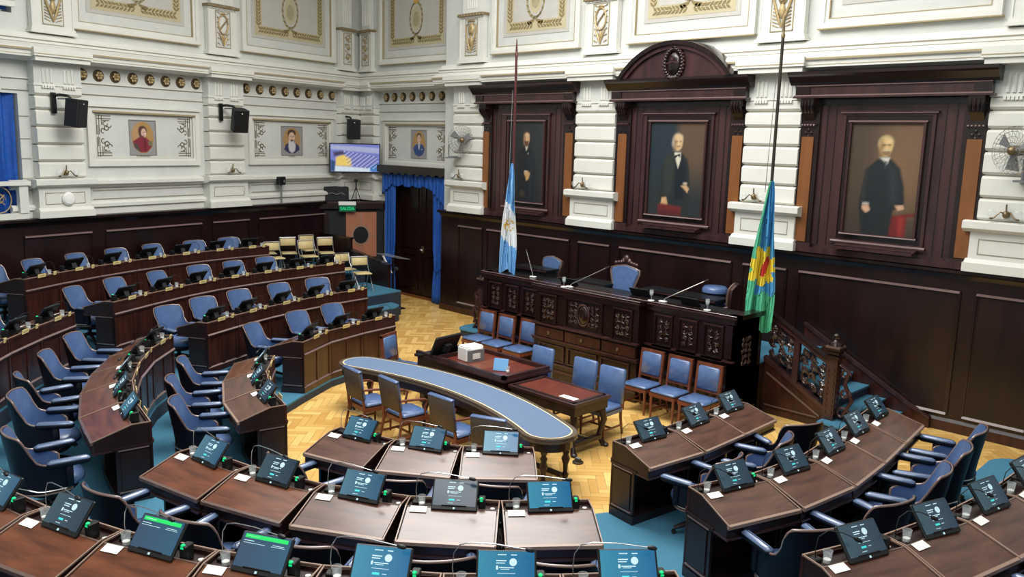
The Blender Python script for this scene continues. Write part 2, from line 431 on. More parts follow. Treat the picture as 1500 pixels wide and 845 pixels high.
# gilded cartouche pedestal above each pilaster
def shield_relief(mb, w, h, M):
    def e(x,z,rx,rz,ry=.02): mb.ell((x,-.01,z),(rx,ry,rz),'gold',8,5,M)
    ring = [(w*.34*math.cos(a), -.02, h*.13+h*.27*math.sin(a)) for a in [2*PI*i/16 for i in range(17)]]
    mb.tube(ring, .018, 'gold', 6, M); mb.tube([(-w*.24,-.02,h*.0),(w*.26,-.03,h*.28)], .02, 'old_gold', 6, M)
    mb.ell((0,0,h*.13),(w*.3,.014,h*.24),'plaster',12,5,M)
    mb.tube([(0,-.02,-h*.47),(-w*.12,-.03,-h*.3),(-w*.3,-.02,-h*.14)], [.012,.03,.012],'gold',6,M); mb.tube([(0,-.02,-h*.47),(w*.12,-.03,-h*.3),(w*.3,-.02,-h*.14)], [.012,.03,.012],'gold',6,M)
    e(0,-h*.3,w*.12,h*.15,.03); e(0,h*.44,w*.2,h*.04,.03)
    for s in (-1,1):
        for k in range(7):
            z = -h*.44+k*h*.145; mb.tube([(s*w*.2,-.005,z),(s*w*.42,-.012,z+h*.05)], [.006,.012], 'gold', 5, M)
def mask_relief(mb, w, h, M):
    mb.ell((0,-.01,h*.22),(w*.24,.05,h*.2),'gold',10,6,M)
    for s in (-1,1):
        mb.ell((s*w*.1,-.05,h*.26),(w*.055,.012,h*.02),'old_gold',6,4,M)
        mb.tube([(s*w*.2,-.02,h*.4),(s*w*.42,-.03,h*.34),(s*w*.4,-.02,h*.12),(s*w*.28,-.02,-h*.05),(s*w*.16,-.03,-h*.22),(0,-.02,-h*.44)], [.012,.02,.024,.024,.03,.014], 'gold', 6, M)
        for k in range(6):
            z = -h*.44+k*h*.07; mb.tube([(s*w*.12,-.005,z),(s*w*.42,-.012,z+h*.06)], [.006,.012], 'gold', 5, M)
    mb.tube([(-w*.12,-.05,h*.12),(0,-.06,h*.1),(w*.12,-.05,h*.12)], .012, 'old_gold', 6, M)
    mb.ell((0,-.02,-h*.1),(w*.14,.03,h*.16),'gold',8,5,M); mb.tube([(-w*.3,-.01,h*.45),(0,-.03,h*.48),(w*.3,-.01,h*.45)], .02, 'gold', 6, M)
def scroll_relief(mb, w, h, M):
    for k, zc in enumerate((-h*.28, h*.04, h*.33)):
        s = -1 if k % 2 else 1
        pts = [(s*(w*.34)*(1-i/16)*math.cos(i*.55), -.012, zc+h*.15*(1-i/16)*math.sin(i*.55)) for i in range(15)]
        mb.tube(pts, .014, 'gold', 5, M); mb.ell((0,-.01,zc),(w*.1,.02,w*.1),'gold',6,4,M)
    for k in range(9):
        z = -h*.45+k*h*.11; s = -1 if k%2 else 1; mb.tube([(0,-.005,z),(s*w*.38,-.012,z+h*.05)], [.006,.014], 'gold', 5, M)
def cartouche(M, x, w, kind, label, gw=.42):
    t = empty('cartouche_pedestal', label, 'ornament', M=M @ TR(x, -.12, 6.42), group='gilded cartouche pedestals above the cornice')
    h = w/2; mb = MB()
    mb.box(-h-.03,h+.03,-.08,.12,0,.06,'plaster'); mb.box(-h,h,-.05,.12,.06,.12,'plaster'); mb.box(-h+.04,h-.04,-.02,.12,.12,1.08,'plaster')
    mb.box(-h+.02,-h+.05,-.035,.1,.12,1.08,'plaster'); mb.box(h-.05,h-.02,-.035,.1,.12,1.08,'plaster')
    mb.box(-h+.12,h-.12,-.02,.12,1.2,4.5,'plaster')
    for k in range(5): mb.tube([(-.16+k*.08,-.02,1.3),(-.16+k*.08,-.02,4.5)], .02, 'plaster', 6)
    ob('pedestal', mb, t)
    mb = MB(); mb.box(-h-.02,h+.02,-.09,.12,1.12,1.18,'old_gold'); mb.box(-h+.01,h-.01,-.05,.12,1.08,1.12,'plaster')
    for k in range(9): mb.ell((-h+.02+(w-.04)*k/8,-.09,1.135),(.045,.02,.035),'old_gold',6,4)
    ob('gilt_cap', mb, t)
    mb = MB(); mb.box(-gw/2,gw/2,-.028,-.015,.19,1.04,'plaster_field')
    for (a,b,c,d) in ((-gw/2-.012,gw/2+.012,.18,.192),(-gw/2-.012,gw/2+.012,1.038,1.05),(-gw/2-.012,-gw/2,.18,1.05),(gw/2,gw/2+.012,.18,1.05)): mb.box(a,b,-.04,-.015,c,d,'gilt_shade_line')
    {'shield':shield_relief,'mask':mask_relief,'scroll':scroll_relief}[kind](mb, gw, .84, TR(0,-.03,.615))
    ob('gilded_relief', mb, t, smooth=.7)
where = {0:'left of the standing portrait behind the sky-blue flag', 1:'between the first and the middle large portrait', 2:'between the middle and the right large portrait', 3:'at the right edge behind the wall fan'}
for i, x in enumerate(PILS):
    pilaster(MW, x, 1.22, 'rusticated white pilaster ' + where[i], n=i)
    cartouche(MW, x, .92, 'mask' if i in (0,2) else 'shield', ('gilded mask' if i in (0,2) else 'gilded shield') + ' cartouche above the pilaster ' + where[i])
pilaster(ML, -4.68, 1.2, 'rusticated white pilaster on the left wall between the two bust portraits')
cartouche(ML, -4.66, .92, 'shield', 'gilded shield cartouche on the left wall between two mural panels')
pilaster(ML, -8.97, 1.12, 'rusticated white pilaster at far left beside the blue-curtained opening')
cartouche(ML, -8.95, .92, 'mask', 'gilded mask cartouche at far left near the upper gallery opening')
pilaster(ML, -.12, .95, 'rusticated white corner pilaster on its left face behind the television')
pilaster(MD, -21.22, .85, 'rusticated white corner pilaster on its right face beside the door')
cartouche(ML, -.2, .62, 'scroll', 'left one of two narrow gilded scroll panels in the room corner', .3)
cartouche(MD, -21.35, .62, 'scroll', 'right one of two narrow gilded scroll panels in the room corner', .3)

# entablature breaks forward over pilasters are part of each capital; gilded rosettes in the frieze
rm = MB(); rm.lathe([(.13,.0),(.135,-.02),(.12,-.045),(.1,-.03),(.085,-.03)], 'rosette_ground', 14, TR(0,0,0,0,-PI/2)@Matrix.Scale(-1,4,(0,0,1)))
for k in range(6):
    a = 2*PI*k/6; rm.ell((.06*math.cos(a), -.045, .06*math.sin(a)), (.035,.02,.035), 'gold', 6, 4)
rm.ell((0,-.05,0),(.03,.03,.03),'gold',6,4); rosette = rm.mesh('rosette', .8)
def rosettes(M, xs, place):
    for i, x in enumerate(xs):
        mono(rosette, 'gilded_rosette', '%s gilded rosette from left in the frieze above %s' % (ORD[i], place), 'rosette', None, M=M @ TR(x, -.01, 5.68), group='gilded rosettes in the wall frieze')
rosettes(ML, [-8.31,-7.93,-7.53,-7.1,-6.67,-6.25,-5.84,-5.41], 'the portrait in red uniform')
rosettes(ML, [-3.86,-3.41,-2.96,-2.52,-2.09,-1.65,-1.18,-.72], 'the portrait with the white beard')
rosettes(MD, [-20.5,-20.12,-19.72,-19.3,-18.87,-18.44,-18.02,-17.62], 'the oval portrait over the door')

# framed wall panels with a small bust portrait and gilt corner fretwork
def fret(mb, sx, sz, cx, cz):
    def L(pts, w=.018): 
        for (a,b,c,d) in pts:
            mb.box(cx+sx*min(a,c)-w/2*(a==c), cx+sx*max(a,c)+w/2*(a==c), -.012, .0, cz+sz*min(b,d)-w/2*(b==d), cz+sz*max(b,d)+w/2*(b==d), 'fret') if True else None
    L([(0,0,.34,0),(0,.06,.34,.06),(0,-.03,0,.4),(.06,-.03,.06,.4),(.14,.1,.3,.1),(.12,.0,.12,.2),(.03,.2,.03,.42)])
    pts = [(cx+sx*(.22+.07*(1-i/12)*math.cos(i*.6)), -.008, cz+sz*(.24+.09*(1-i/12)*math.sin(i*.6))) for i in range(12)]
    mb.tube(pts, .014, 'fret', 5)
    mb.tube([(cx+sx*(.3+.05*math.cos(i*.5)), -.008, cz+sz*(.2+.05*math.sin(i*.5))) for i in range(9)], .012, 'fret', 5); mb.tube([(cx+sx*(.14+.04*math.cos(i*.6+1)), -.008, cz+sz*(.32+.05*math.sin(i*.6+1))) for i in range(9)], .012, 'fret', 5)
    pts = [(cx+sx*(.2+.05*math.cos(i*.5+2)), -.008, cz+sz*(.16+.04*math.sin(i*.5+2))) for i in range(7)]
    mb.tube(pts, .012, 'fret', 5)
def frame_box(mb, x0, x1, z0, z1, w, d, mt, y=0, top=None):
    mb.box(x0,x1,-d,y,z0,z0+w,mt); mb.box(x0,x1,-d,y,z1-w,z1,top or mt); mb.box(x0,x0+w,-d,y,z0+w,z1-w,mt); mb.box(x1-w,x1,-d,y,z0+w,z1-w,mt)
def disc(cx, cz, rx, rz, y, n=24): return [(cx+rx*math.cos(2*PI*i/n), y, cz+rz*math.sin(2*PI*i/n)) for i in range(n)]
def flat(mb, pts, y, mt): mb.prism([(p[0], y, p[1]) for p in pts], (0,.004,0), mt)
def blob(mb, cx, cz, rx, rz, y, mt, n=20): mb.prism(disc(cx,cz,rx,rz,y,n), (0,.004,0), mt)
def bust(kind, w, h):
    W, Hh = w/2, h/2; P = lambda pts: [(x*w, z*h) for x, z in pts]
    sh = [('e',0,0,w*.43,h*.47,.006,(176,138,84))] if kind != 1 else [('e',0,.02*h,w*.43,h*.44,.006,(172,138,90))]
    if kind == 0:
        sh += [('e',-.2*w,.1*h,w*.2,h*.25,.06,(186,146,104)),('p',P([(-.4,-.12),(-.12,.02),(.12,.0),(.34,-.14),(.36,-.26),(.14,-.44),(-.12,-.44),(-.34,-.3)]),.012,(132,44,58)),
            ('p',P([(-.38,-.14),(-.22,-.2),(-.1,-.43),(-.26,-.36)]),.015,(70,78,72)),('p',P([(.18,-.12),(.38,-.1),(.36,-.24),(.24,-.24)]),.012,(120,114,90)),('p',P([(.02,-.02),(.1,-.02),(.12,-.4),(.06,-.42)]),.01,(100,36,46)),
            ('e',0,.2*h,w*.17,h*.15,.012,(88,58,52)),('e',-.02*w,.12*h,w*.14,h*.13,.012,(92,62,54)),('e',w*.04,h*.14,w*.1,h*.13,.008,(214,176,160)),('e',w*.1,h*.1,w*.03,h*.06,.01,(232,206,190)),('e',w*.06,h*.16,w*.06,h*.008,.006,(110,70,60)),('e',w*.06,h*.08,w*.03,h*.008,.005,(160,90,84)),('p',P([(-.1,.02),(-.02,-.04),(.06,.02),(.0,.06)]),.008,(120,50,58))]
    elif kind == 1:
        sh += [('p',P([(-.38,-.32),(-.3,-.14),(-.1,-.06),(.12,-.06),(.33,-.16),(.38,-.32),(.14,-.45),(-.14,-.45)]),.012,(52,56,92)),('p',P([(-.14,.02),(.14,.02),(.18,-.2),(.15,-.36),(0,-.44),(-.13,-.36),(-.17,-.2)]),.015,(206,204,208)),
            ('e',0,.27*h,w*.2,h*.13,.012,(78,54,50)),('e',-.12*w,.2*h,w*.06,h*.1,.01,(84,58,52)),('e',0,h*.13,w*.145,h*.17,.008,(222,186,160)),('e',-.05*w,h*.16,w*.05,h*.012,.006,(90,66,60)),('e',.07*w,h*.16,w*.05,h*.012,.006,(90,66,60)),('e',.01*w,h*.1,w*.02,h*.05,.008,(196,150,128)),('p',P([(-.09,.04),(.1,.04),(.05,-.03),(-.04,-.03)]),.01,(96,76,74)),('e',.13*w,-.03*h,w*.02,h*.05,.01,(70,60,66))]
    else:
        sh += [('p',P([(-.4,-.16),(-.26,-.04),(-.08,.02),(.1,.02),(.28,-.04),(.4,-.18),(.26,-.38),(0,-.46),(-.26,-.38)]),.01,(46,72,126)),('p',P([(-.09,.04),(.09,.04),(.03,-.2),(-.02,-.2)]),.008,(206,206,204)),('p',P([(-.02,.02),(.02,.02),(.01,-.2)]),.006,(40,50,96)),
            ('e',0,h*.3,w*.15,h*.1,.01,(44,38,42)),('e',0,h*.19,w*.115,h*.15,.008,(220,186,164)),('e',-.05*w,h*.22,w*.035,h*.01,.006,(70,54,54)),('e',.05*w,h*.22,w*.035,h*.01,.006,(70,54,54)),('e',0,h*.17,w*.015,h*.04,.008,(190,150,130)),('e',0,h*.1,w*.04,h*.008,.006,(150,90,86)),('p',P([(.13,-.19),(.24,-.17),(.22,-.21)]),.005,(214,216,222))]
    return paint('painted_bust', W, Hh, 44, 52, lambda x,z: (150,150,150), sh, -.014, grain=.08, seed=kind)
def bust_panel(M, x0, x1, px, pw, kind, label, txt, seed):
    t = empty('framed_bust', label, 'wall panel', M=M @ TR((x0+x1)/2, 0, 4.4)); w = (x1-x0)/2; h = .66
    mb = MB(); frame_box(mb, -w, w, -h, h, .12, .07, 'plaster'); frame_box(mb, -w+.12, w-.12, -h+.12, h-.12, .05, .045, 'plaster'); 
    mb.box(-w-.02, w+.02, -.12, 0, h-.04, h+.02, 'plaster'); frame_box(mb, -w+.165, w-.165, -h+.165, h-.165, .012, .015, 'gilt_shade_line'); mb.box(-w+.12,w-.12,-.09,0,h-.16,h-.12,'gilt_shade_line')
    ob('frame', mb, t)
    mb = MB(); mb.box(-w+.17, w-.17, -.008, 0, -h+.17, h-.17, 'plaster_field'); ob('panel', mb, t)
    k = 0
    for sx in (1,-1):
        for sz in (1,-1):
            mb = MB(); fret(mb, sx, sz, -sx*(w-.24), -sz*(h-.23)); ob('corner_fretwork', mb, t)
    mb = MB(); frame_box(mb, -pw/2-.015, pw/2+.015, -.395, .395, .015, .03, 'pt_grey'); ob('picture_edge', mb, t, TR(px-(x0+x1)/2, 0, -.02))
    ob('painted_bust', bust(kind, pw, .76), t, TR(px-(x0+x1)/2, 0, -.02))
    if txt:
        cu = bpy.data.curves.new('caption', 'FONT'); cu.body = txt; cu.size = .075; cu.extrude = .002; cu.align_x = 'CENTER'
        o = bpy.data.objects.new('caption', cu); C.objects.link(o); dg = bpy.context.evaluated_depsgraph_get(); me = bpy.data.meshes.new_from_object(o.evaluated_get(dg)); bpy.data.objects.remove(o)
        me.materials.clear(); me.materials.append(MATS['groove']); ob('caption', me, t, TR(px-(x0+x1)/2, -.014, -.462, 0, PI/2))
bust_panel(ML, -8.28, -5.39, -6.92, .66, 0, 'white wall panel with bust of a man in red uniform', 'DORREGO', 1)
bust_panel(ML, -3.85, -.72, -2.31, .76, 1, 'white wall panel with bust of a man with long white beard', 'ALSINA', 2)
bust_panel(MD, -20.6, -17.62, -18.98, .66, 2, 'white wall panel with oval bust of a man in navy suit over the door', '', 3)

# upper mural panels: painted cloth with leaf border and a wreathed emblem
def mural(M, x0, x1, z1, label, cx0=None):
    xc = (x0+x1)/2; w = (x1-x0)/2; t = empty('mural_panel', label, 'wall panel', M=M @ TR(xc, 0, 6.6), group='mural panels above the cornice'); h = z1-6.6
    mb = MB(); frame_box(mb, -w, w, 0, h, .09, .09, 'plaster'); mb.box(-w-.02,w+.02,-.11,0,-.02,.0,'gilt_shade_line'); frame_box(mb, -w+.09, w-.09, .09, h-.09, .07, .06, 'plaster'); frame_box(mb, -w+.155, w-.155, .155, h-.155, .014, .065, 'gilt_shade_line')  # bottom band: gilt, toned to paint in the frame's shadow line
    mb.box(-w+.16,w-.16,-.01,0,.16,h-.16,'plaster_field'); ob('frame', mb, t)
    a = w-.36; b0 = .38; b1 = h-.38
    mb = MB(); mb.box(-a,a,-.022,-.01,b0,b1,'canvas_grey'); mb.box(-a+.1,a-.1,-.026,-.02,b0+.08,b1-.08,'canvas'); mb.box(-a+.34,a-.34,-.029,-.02,b0+.32,b1-.32,'canvas_grey'); ob('canvas', mb, t)
    mb = MB(); rnd = random.Random(5)
    def leafq(x, z, ang, L=.14, W=.055, mt='leaf', y=-.034):
        ca, sa = math.cos(ang), math.sin(ang)
        pts = [(-L/2,0),(0,W/2),(L/2,0),(0,-W/2)]
        mb.prism([(x+p*ca-q*sa, y, z+p*sa+q*ca) for p,q in pts], (0,.004,0), mt)
    def run(p, q, s):
        n = int(math.hypot(q[0]-p[0], q[1]-p[1])/.085); an = math.atan2(q[1]-p[1], q[0]-p[0])
        for i in range(n):
            u = (i+.5)/n; x = p[0]+(q[0]-p[0])*u; z = p[1]+(q[1]-p[1])*u
            for sgn in (-1,1): leafq(x-math.sin(an)*.04*sgn, z+math.cos(an)*.04*sgn, an+sgn*.6*s+rnd.uniform(-.2,.2))
    e = .22
    run((-.08,b0+e),(-a+e,b0+e),1); run((.08,b0+e),(a-e,b0+e),1); run((-a+e,b0+e+.1),(-a+e,b1-e),1); run((a-e,b0+e+.1),(a-e,b1-e),1)
    ob('leaf_border', mb, t)
    mb = MB(); zc = b0+.8
    for i in range(34):
        an = 2*PI*i/34; leafq_ = (.27*math.cos(an), zc+.42*math.sin(an))
        ca, sa = math.cos(an+PI/2+.5), math.sin(an+PI/2+.5)
        pts = [(-.07,0),(0,.03),(.07,0),(0,-.03)]
        mb.prism([(leafq_[0]+p*ca-q*sa, -.034, leafq_[1]+p*sa+q*ca) for p,q in pts], (0,.004,0), 'leaf' if i%2 else 'leaf_pale')
    mb.prism(disc(0,zc,.2,.33,-.032,24),(0,.004,0),'canvas'); mb.prism(disc(0,zc-.02,.13,.2,-.034,20),(0,.004,0),'leaf_pale')
    mb.prism(disc(0,zc+.5,.13,.13,-.036,12),(0,.004,0),'sun_ochre')
    for k in range(9):
        an = PI*k/8; mb.prism([(.1*math.cos(an-.12),-.036,zc+.5+.1*math.sin(an-.12)),(.26*math.cos(an),-.036,zc+.5+.26*math.sin(an)),(.1*math.cos(an+.12),-.036,zc+.5+.1*math.sin(an+.12))],(0,.004,0),'sun_ochre')
    for s in (-1,1): mb.prism([(0,-.034,zc-.44),(s*.26,-.034,zc-.5),(s*.2,-.034,zc-.6),(s*.04,-.034,zc-.5)],(0,.004,0),'leaf')
    ob('emblem', mb, t)
mural(ML, -8.5, -5.32, 9.6, 'faded mural panel with leaf border, far left above the red uniform bust')
mural(ML, -4.0, -.62, 9.6, 'faded mural panel with wreath emblem on the left wall near the corner')
mural(MD, -20.78, -17.48, 9.6, 'faded mural panel with wreath emblem above the curtained door')
mural(MW, -15.62, -12.8, 9.6, 'faded mural panel above the first large portrait')
mural(MW, -11.45, -8.5, 9.6, 'faded mural panel above the arched pediment')
mural(MW, -7.25, -4.35, 9.6, 'faded mural panel above the right-hand large portrait')

# dark panelling along the foot of the walls
def wainscot(M, x0, x1, panels, zt=2.68, base=.16, name='baseboard_back', foot=True):
    mb = MB()
    mb.box(x0, x1, -.05, 0, 0, zt-.02, 'dark_panel'); mb.box(x0, x1, -.09, 0, 0, base, 'desk_wood'); mb.sweepx([(0,base),(-.08,base),(-.05,base+.05),(0,base+.05)], x0, x1, 'dark_panel')
    mb.sweepx([(0,zt-.16),(-.06,zt-.16),(-.12,zt-.08),(-.18,zt-.06),(-.2,zt-.05),(-.2,zt),(-.14,zt+.02),(0,zt+.02)], x0, x1, 'dark_wood')
    for (a,b) in panels:
        frame_box(mb, a, b, .27, 2.33, .035, .075, 'dark_wood'); frame_box(mb, a+.035, b-.035, .305, 2.295, .03, .06, 'dark_wood')
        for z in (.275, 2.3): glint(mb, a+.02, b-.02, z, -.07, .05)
        mb.box(a+.06,b-.06,-.056,-.04,.33,2.27,'dark_panel')
    struct(name, mb, M)
pn = []
for x in PILS: pn.append((x-.48, x+.46))
for x in BAYS: pn.append((x-1.4, x+1.4))
wainscot(MW, -17.45, 3.2, pn)
wainscot(ML, -10.2, .1, [(-9.8,-8.3),(-8.0,-5.4),(-5.1,-3.9),(-3.6,-1.0)], name='baseboard_left')
wainscot(ML, -18.5, -10.2, [(-13.5,-10.6),(-16.8,-13.9)], name='baseboard_left_rear')

# ---------------------------------------------------------------- the three big portrait bays of the back wall
def console(mb, x):
    mb.box(x-.12, x+.12, -.3, 0, 5.28, 5.4, 'frame_wood')
    for k in range(4): mb.tube([(x-.09+k*.06,-.3,5.36),(x-.09+k*.06,-.31,5.26),(x-.09+k*.06,-.24,5.16)], .028, 'dark_wood', 6)
    mb.prism([(x-.1,0,5.3),(x-.1,-.28,5.3),(x-.1,-.26,5.18),(x-.1,-.16,5.05),(x-.1,-.13,4.96),(x-.1,0,4.94)], (.2,0,0), 'dark_wood')
    mb.box(x-.14, x+.14, -.19, 0, 4.92, 4.97, 'frame_wood')
    for k in range(5): mb.ell((x-.11+k*.055,-.19,4.94),(.025,.02,.02),'frame_wood',6,4)
    mb.prism([(x-.1,0,4.92),(x-.1,-.14,4.92),(x-.1,-.1,4.8),(x-.1,0,4.72)], (.2,0,0), 'dark_wood')
    for (a,b) in ((-.05,4.8),(.05,4.8),(0,4.86),(0,4.74)): mb.ell((x+a,-.14,b),(.035,.03,.035),'dark_wood',6,4)
def bay(x, arched, label, pic, picw):
    t = empty('portrait_bay', label, 'wooden wall frame', M=MW @ TR(x, -.02, 0)); q = 1.56
    mb = MB(); mb.box(-q, q, -.08, 0, 2.72, 5.45, 'dark_wood')
    mb.box(-q-.02, q+.02, -.2, 0, 2.7, 2.8, 'frame_wood'); mb.box(-q+.35, q-.35, -.1, 0, 2.8, 5.28, 'frame_wood')
    for s in (-1,1): mb.box(s*1.06-.012, s*1.06+.012, -.106, -.08, 2.85, 5.3, 'dark_wood'); mb.box(s*.9-.006, s*.9+.006, -.106, -.08, 2.85, 5.3, 'dark_wood')
    # scalloped outer edge beside the pilaster
    for s in (-1,1):
        for z in (3.85,4.2,4.56,4.9,5.18): mb.cbox(s*(q+.02), -.06, z, .09, .12, .06, 'dark_wood')
    ob('back_panel', mb, t)
    for s in (-1,1):
        mb = MB(); mb.box(s*1.37-.19, s*1.37+.19, -.15, -.08, 2.8, 5.3, 'dark_wood'); mb.box(s*1.37-.22, s*1.37+.22, -.2, -.08, 2.8, 2.86, 'frame_wood'); ob('side_post', mb, t)
        mb = MB(); mb.box(s*1.37-.11, s*1.37+.11, -.17, -.15, 2.88, 4.74, 'amber_wood'); ob('amber_inlay', mb, t)
        mb = MB(); console(mb, s*1.37); ob('bracket', mb, t, smooth=.6)
    mb = MB(); mb.box(-q-.0, q+.0, -.32, 0, 5.4, 5.62, 'frame_wood'); mb.box(-q-.06, q+.06, -.36, 0, 5.4, 5.43, 'frame_wood')
    mb.box(-q-.02,-q+.24,-.34,0,5.44,5.6,'dark_wood'); mb.box(q-.24,q+.02,-.34,0,5.44,5.6,'dark_wood')
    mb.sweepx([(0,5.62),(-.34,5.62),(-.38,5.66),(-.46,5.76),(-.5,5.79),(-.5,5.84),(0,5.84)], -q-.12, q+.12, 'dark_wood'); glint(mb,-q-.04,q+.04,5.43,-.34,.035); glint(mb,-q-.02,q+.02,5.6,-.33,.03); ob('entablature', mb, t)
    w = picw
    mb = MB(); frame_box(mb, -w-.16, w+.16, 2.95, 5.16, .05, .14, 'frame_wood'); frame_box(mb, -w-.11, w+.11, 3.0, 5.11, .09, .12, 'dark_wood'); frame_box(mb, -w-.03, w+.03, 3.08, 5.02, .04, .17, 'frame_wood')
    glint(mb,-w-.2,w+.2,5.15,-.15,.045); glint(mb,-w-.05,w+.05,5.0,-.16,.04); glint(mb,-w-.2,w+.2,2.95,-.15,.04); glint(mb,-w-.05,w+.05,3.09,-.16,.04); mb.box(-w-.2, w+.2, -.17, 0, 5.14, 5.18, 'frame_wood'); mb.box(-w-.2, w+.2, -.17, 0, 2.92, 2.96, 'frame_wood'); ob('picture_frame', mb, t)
    ob('painted_portrait', pic(w), t, TR(0,-.125,4.05))
    mb = MB(); mb.prism([(-.68,-.1,2.93),(-.68,-.36,2.88),(-.68,-.36,2.84),(-.68,-.1,2.84)], (1.36,0,0), 'frame_wood'); mb.box(-.66,.66,-.34,-.33,2.86,2.9,'dark_wood'); ob('picture_shelf', mb, t)
    if arched:
        mb = MB(); R = 1.59; cz = 5.78+.71-R
        def arc(r, a0, n=28): return [(r*math.sin(-a0+2*a0*i/n), cz+r*math.cos(-a0+2*a0*i/n)) for i in range(n+1)]
        a0 = math.asin(1.36/1.59)
        o_ = arc(1.62, a0); i_ = arc(1.47, math.asin(1.2/1.47))
        for (oo, ii, d0, d1, mt) in ((arc(1.63,math.acos((5.84-cz)/1.63)), arc(1.55,math.acos((5.84-cz)/1.55)), -.58, 0, 'dark_wood'), (arc(1.55,math.acos((5.84-cz)/1.55)), arc(1.47,math.acos((5.84-cz)/1.47)), -.53, 0, 'frame_wood')):
            for k in range(len(oo)-1):
                mb.prism([(oo[k][0],d0,oo[k][1]),(oo[k+1][0],d0,oo[k+1][1]),(ii[k+1][0],d0,ii[k+1][1]),(ii[k][0],d0,ii[k][1])], (0,d1-d0,0), mt)
        ii = arc(1.475, math.acos((5.84-cz)/1.475))
        mb.prism([(p[0],-.47,p[1]) for p in ii], (0,.45,0), 'frame_wood')
        ob('arched_pediment', mb, t, TR(.06,0,0))
        mb = MB()
        for k in range(26):
            an = 2*PI*k/26; mb.ell((.2*math.cos(an), -.33, 6.12+.27*math.sin(an)), (.045,.04,.045), 'dark_wood', 6, 4)
            an += .12; mb.ell((.235*math.cos(an), -.34, 6.12+.3*math.sin(an)), (.03,.02,.03), 'frame_wood', 5, 4)
        mb.ell((0,-.32,6.12),(.15,.05,.22),'dark_wood',14,6); mb.prism([(-.14,-.372,6.1),(0,-.376,6.14),(.14,-.372,6.1),(.14,-.372,6.13),(0,-.376,6.17),(-.14,-.372,6.13)],(0,.03,0),'frame_wood')
        mb.cbox(0,-.375,6.2,.06,.03,.05,'frame_wood'); mb.ell((0,-.34,6.42),(.07,.03,.04),'dark_wood',8,4); mb.tube([(-.1,-.34,5.86),(0,-.36,5.84),(.1,-.34,5.86)],.03,'dark_wood',6)
        ob('carved_crest', mb, t, TR(.06,-.17,-.02), smooth=.8)
def mixc(a, b_, t): t = max(0, min(1, t)); return tuple(a[k]+(b_[k]-a[k])*t for k in range(3))
def face(cx, cz, s, skin, hair, beard, extra=()):
    dk = mixc(skin, (70,50,40), .45)
    return [('e',cx,cz+.055*s,.118*s,.125*s,.02*s,hair),('e',cx+.008*s,cz,.096*s,.145*s,.012*s,skin),('e',cx-.06*s,cz-.01*s,.035*s,.12*s,.03*s,dk),('e',cx-.025*s,cz+.03*s,.026*s,.01*s,.008*s,(60,44,38)),('e',cx+.05*s,cz+.03*s,.024*s,.01*s,.008*s,(60,44,38)),
        ('e',cx+.02*s,cz-.01*s,.014*s,.035*s,.012*s,mixc(skin,(255,230,200),.35)),('e',cx+.02*s,cz-.065*s,.035*s,.01*s,.01*s,beard),('e',cx+.03*s,cz+.09*s,.05*s,.03*s,.03*s,mixc(skin,(255,235,200),.3))] + list(extra)
def pic1(w):
    bg = lambda x,z: mixc((26,28,30),(44,50,52),.5+.4*x/w+.25*z)
    sh = [('p',[(-.26,.16),(-.12,.32),(.14,.34),(.27,.2),(.31,-.3),(.28,-.97),(-.24,-.97),(-.25,-.4)],.03,(22,27,34)),('p',[(.1,.3),(.22,.2),(.25,-.3),(.2,-.9),(.12,-.9)],.05,(32,38,46)),
        ('p',[(-.05,.42),(.06,.42),(.035,.3),(0,.26)],.01,(196,190,172)),*face(0,.54,1.0,(196,158,118),(66,46,36),(70,48,38),[('p',[(-.07,.5),(.08,.5),(.05,.38),(0,.35),(-.04,.38)],.012,(86,60,46)),('e',.02,.55,.05,.06,.02,(200,164,124))]),
        ('p',[(-.06,-.26),(.06,-.2),(.15,-.26),(.1,-.4),(.02,-.44),(.0,-.34)],.014,(188,150,100)),('e',.0,-.22,.05,.02,.01,(190,180,160)),('e',.06,.2,.012,.02,.006,(180,176,160)),('e',-.1,-.75,.09,.08,.04,(60,52,44))]
    return paint('painted_portrait', w, .97, 50, 84, bg, sh, 0, seed=4)
def pic2(w):
    bg = lambda x,z: mixc(mixc((36,48,54),(92,72,56),(x+.1)*5), (40,46,48), (.25-z)*1.3-.1)
    sh = [('p',[(-.4,-.5),(-.36,.02),(-.24,.26),(-.06,.34),(.12,.34),(.27,.2),(.34,-.1),(.34,-.97),(-.3,-.97)],.025,(36,42,42)),('p',[(-.3,.2),(-.1,.32),(-.04,.1),(-.1,-.5),(-.26,-.55)],.04,(48,52,48)),('p',[(-.02,.26),(.14,.28),(.26,-.05),(.2,-.6),(.0,-.6)],.03,(24,30,36)),
        ('p',[(-.06,.34),(.1,.34),(.1,.2),(.05,.02),(-.02,.2)],.01,(206,202,184)),('p',[(-.04,.28),(.09,.32),(.09,.24),(.03,.27),(-.03,.22)],.008,(24,24,28)),
        *face(.01,.53,1.1,(198,166,122),(150,140,122),(110,84,66),[('e',.02,.64,.09,.06,.02,(206,176,132)),('e',-.1,.52,.03,.07,.02,(160,150,136))]),
        ('p',[(.14,-.32),(.26,-.29),(.34,-.37),(.3,-.46),(.24,-.4)],.012,(190,154,116)),('p',[(-.31,-.58),(-.2,-.56),(-.15,-.74),(-.24,-.79),(-.33,-.73)],.012,(196,156,112)),('e',.24,-.27,.05,.018,.01,(190,184,168)),
        ('p',[(-.4,-.73),(-.3,-.7),(.18,-.75),(.16,-.93),(-.38,-.93)],.02,(104,38,40)),('p',[(-.38,-.83),(.16,-.85),(.16,-.93),(-.38,-.93)],.04,(78,32,36))]
    return paint('painted_portrait', w, .97, 56, 84, bg, sh, 0, seed=5)
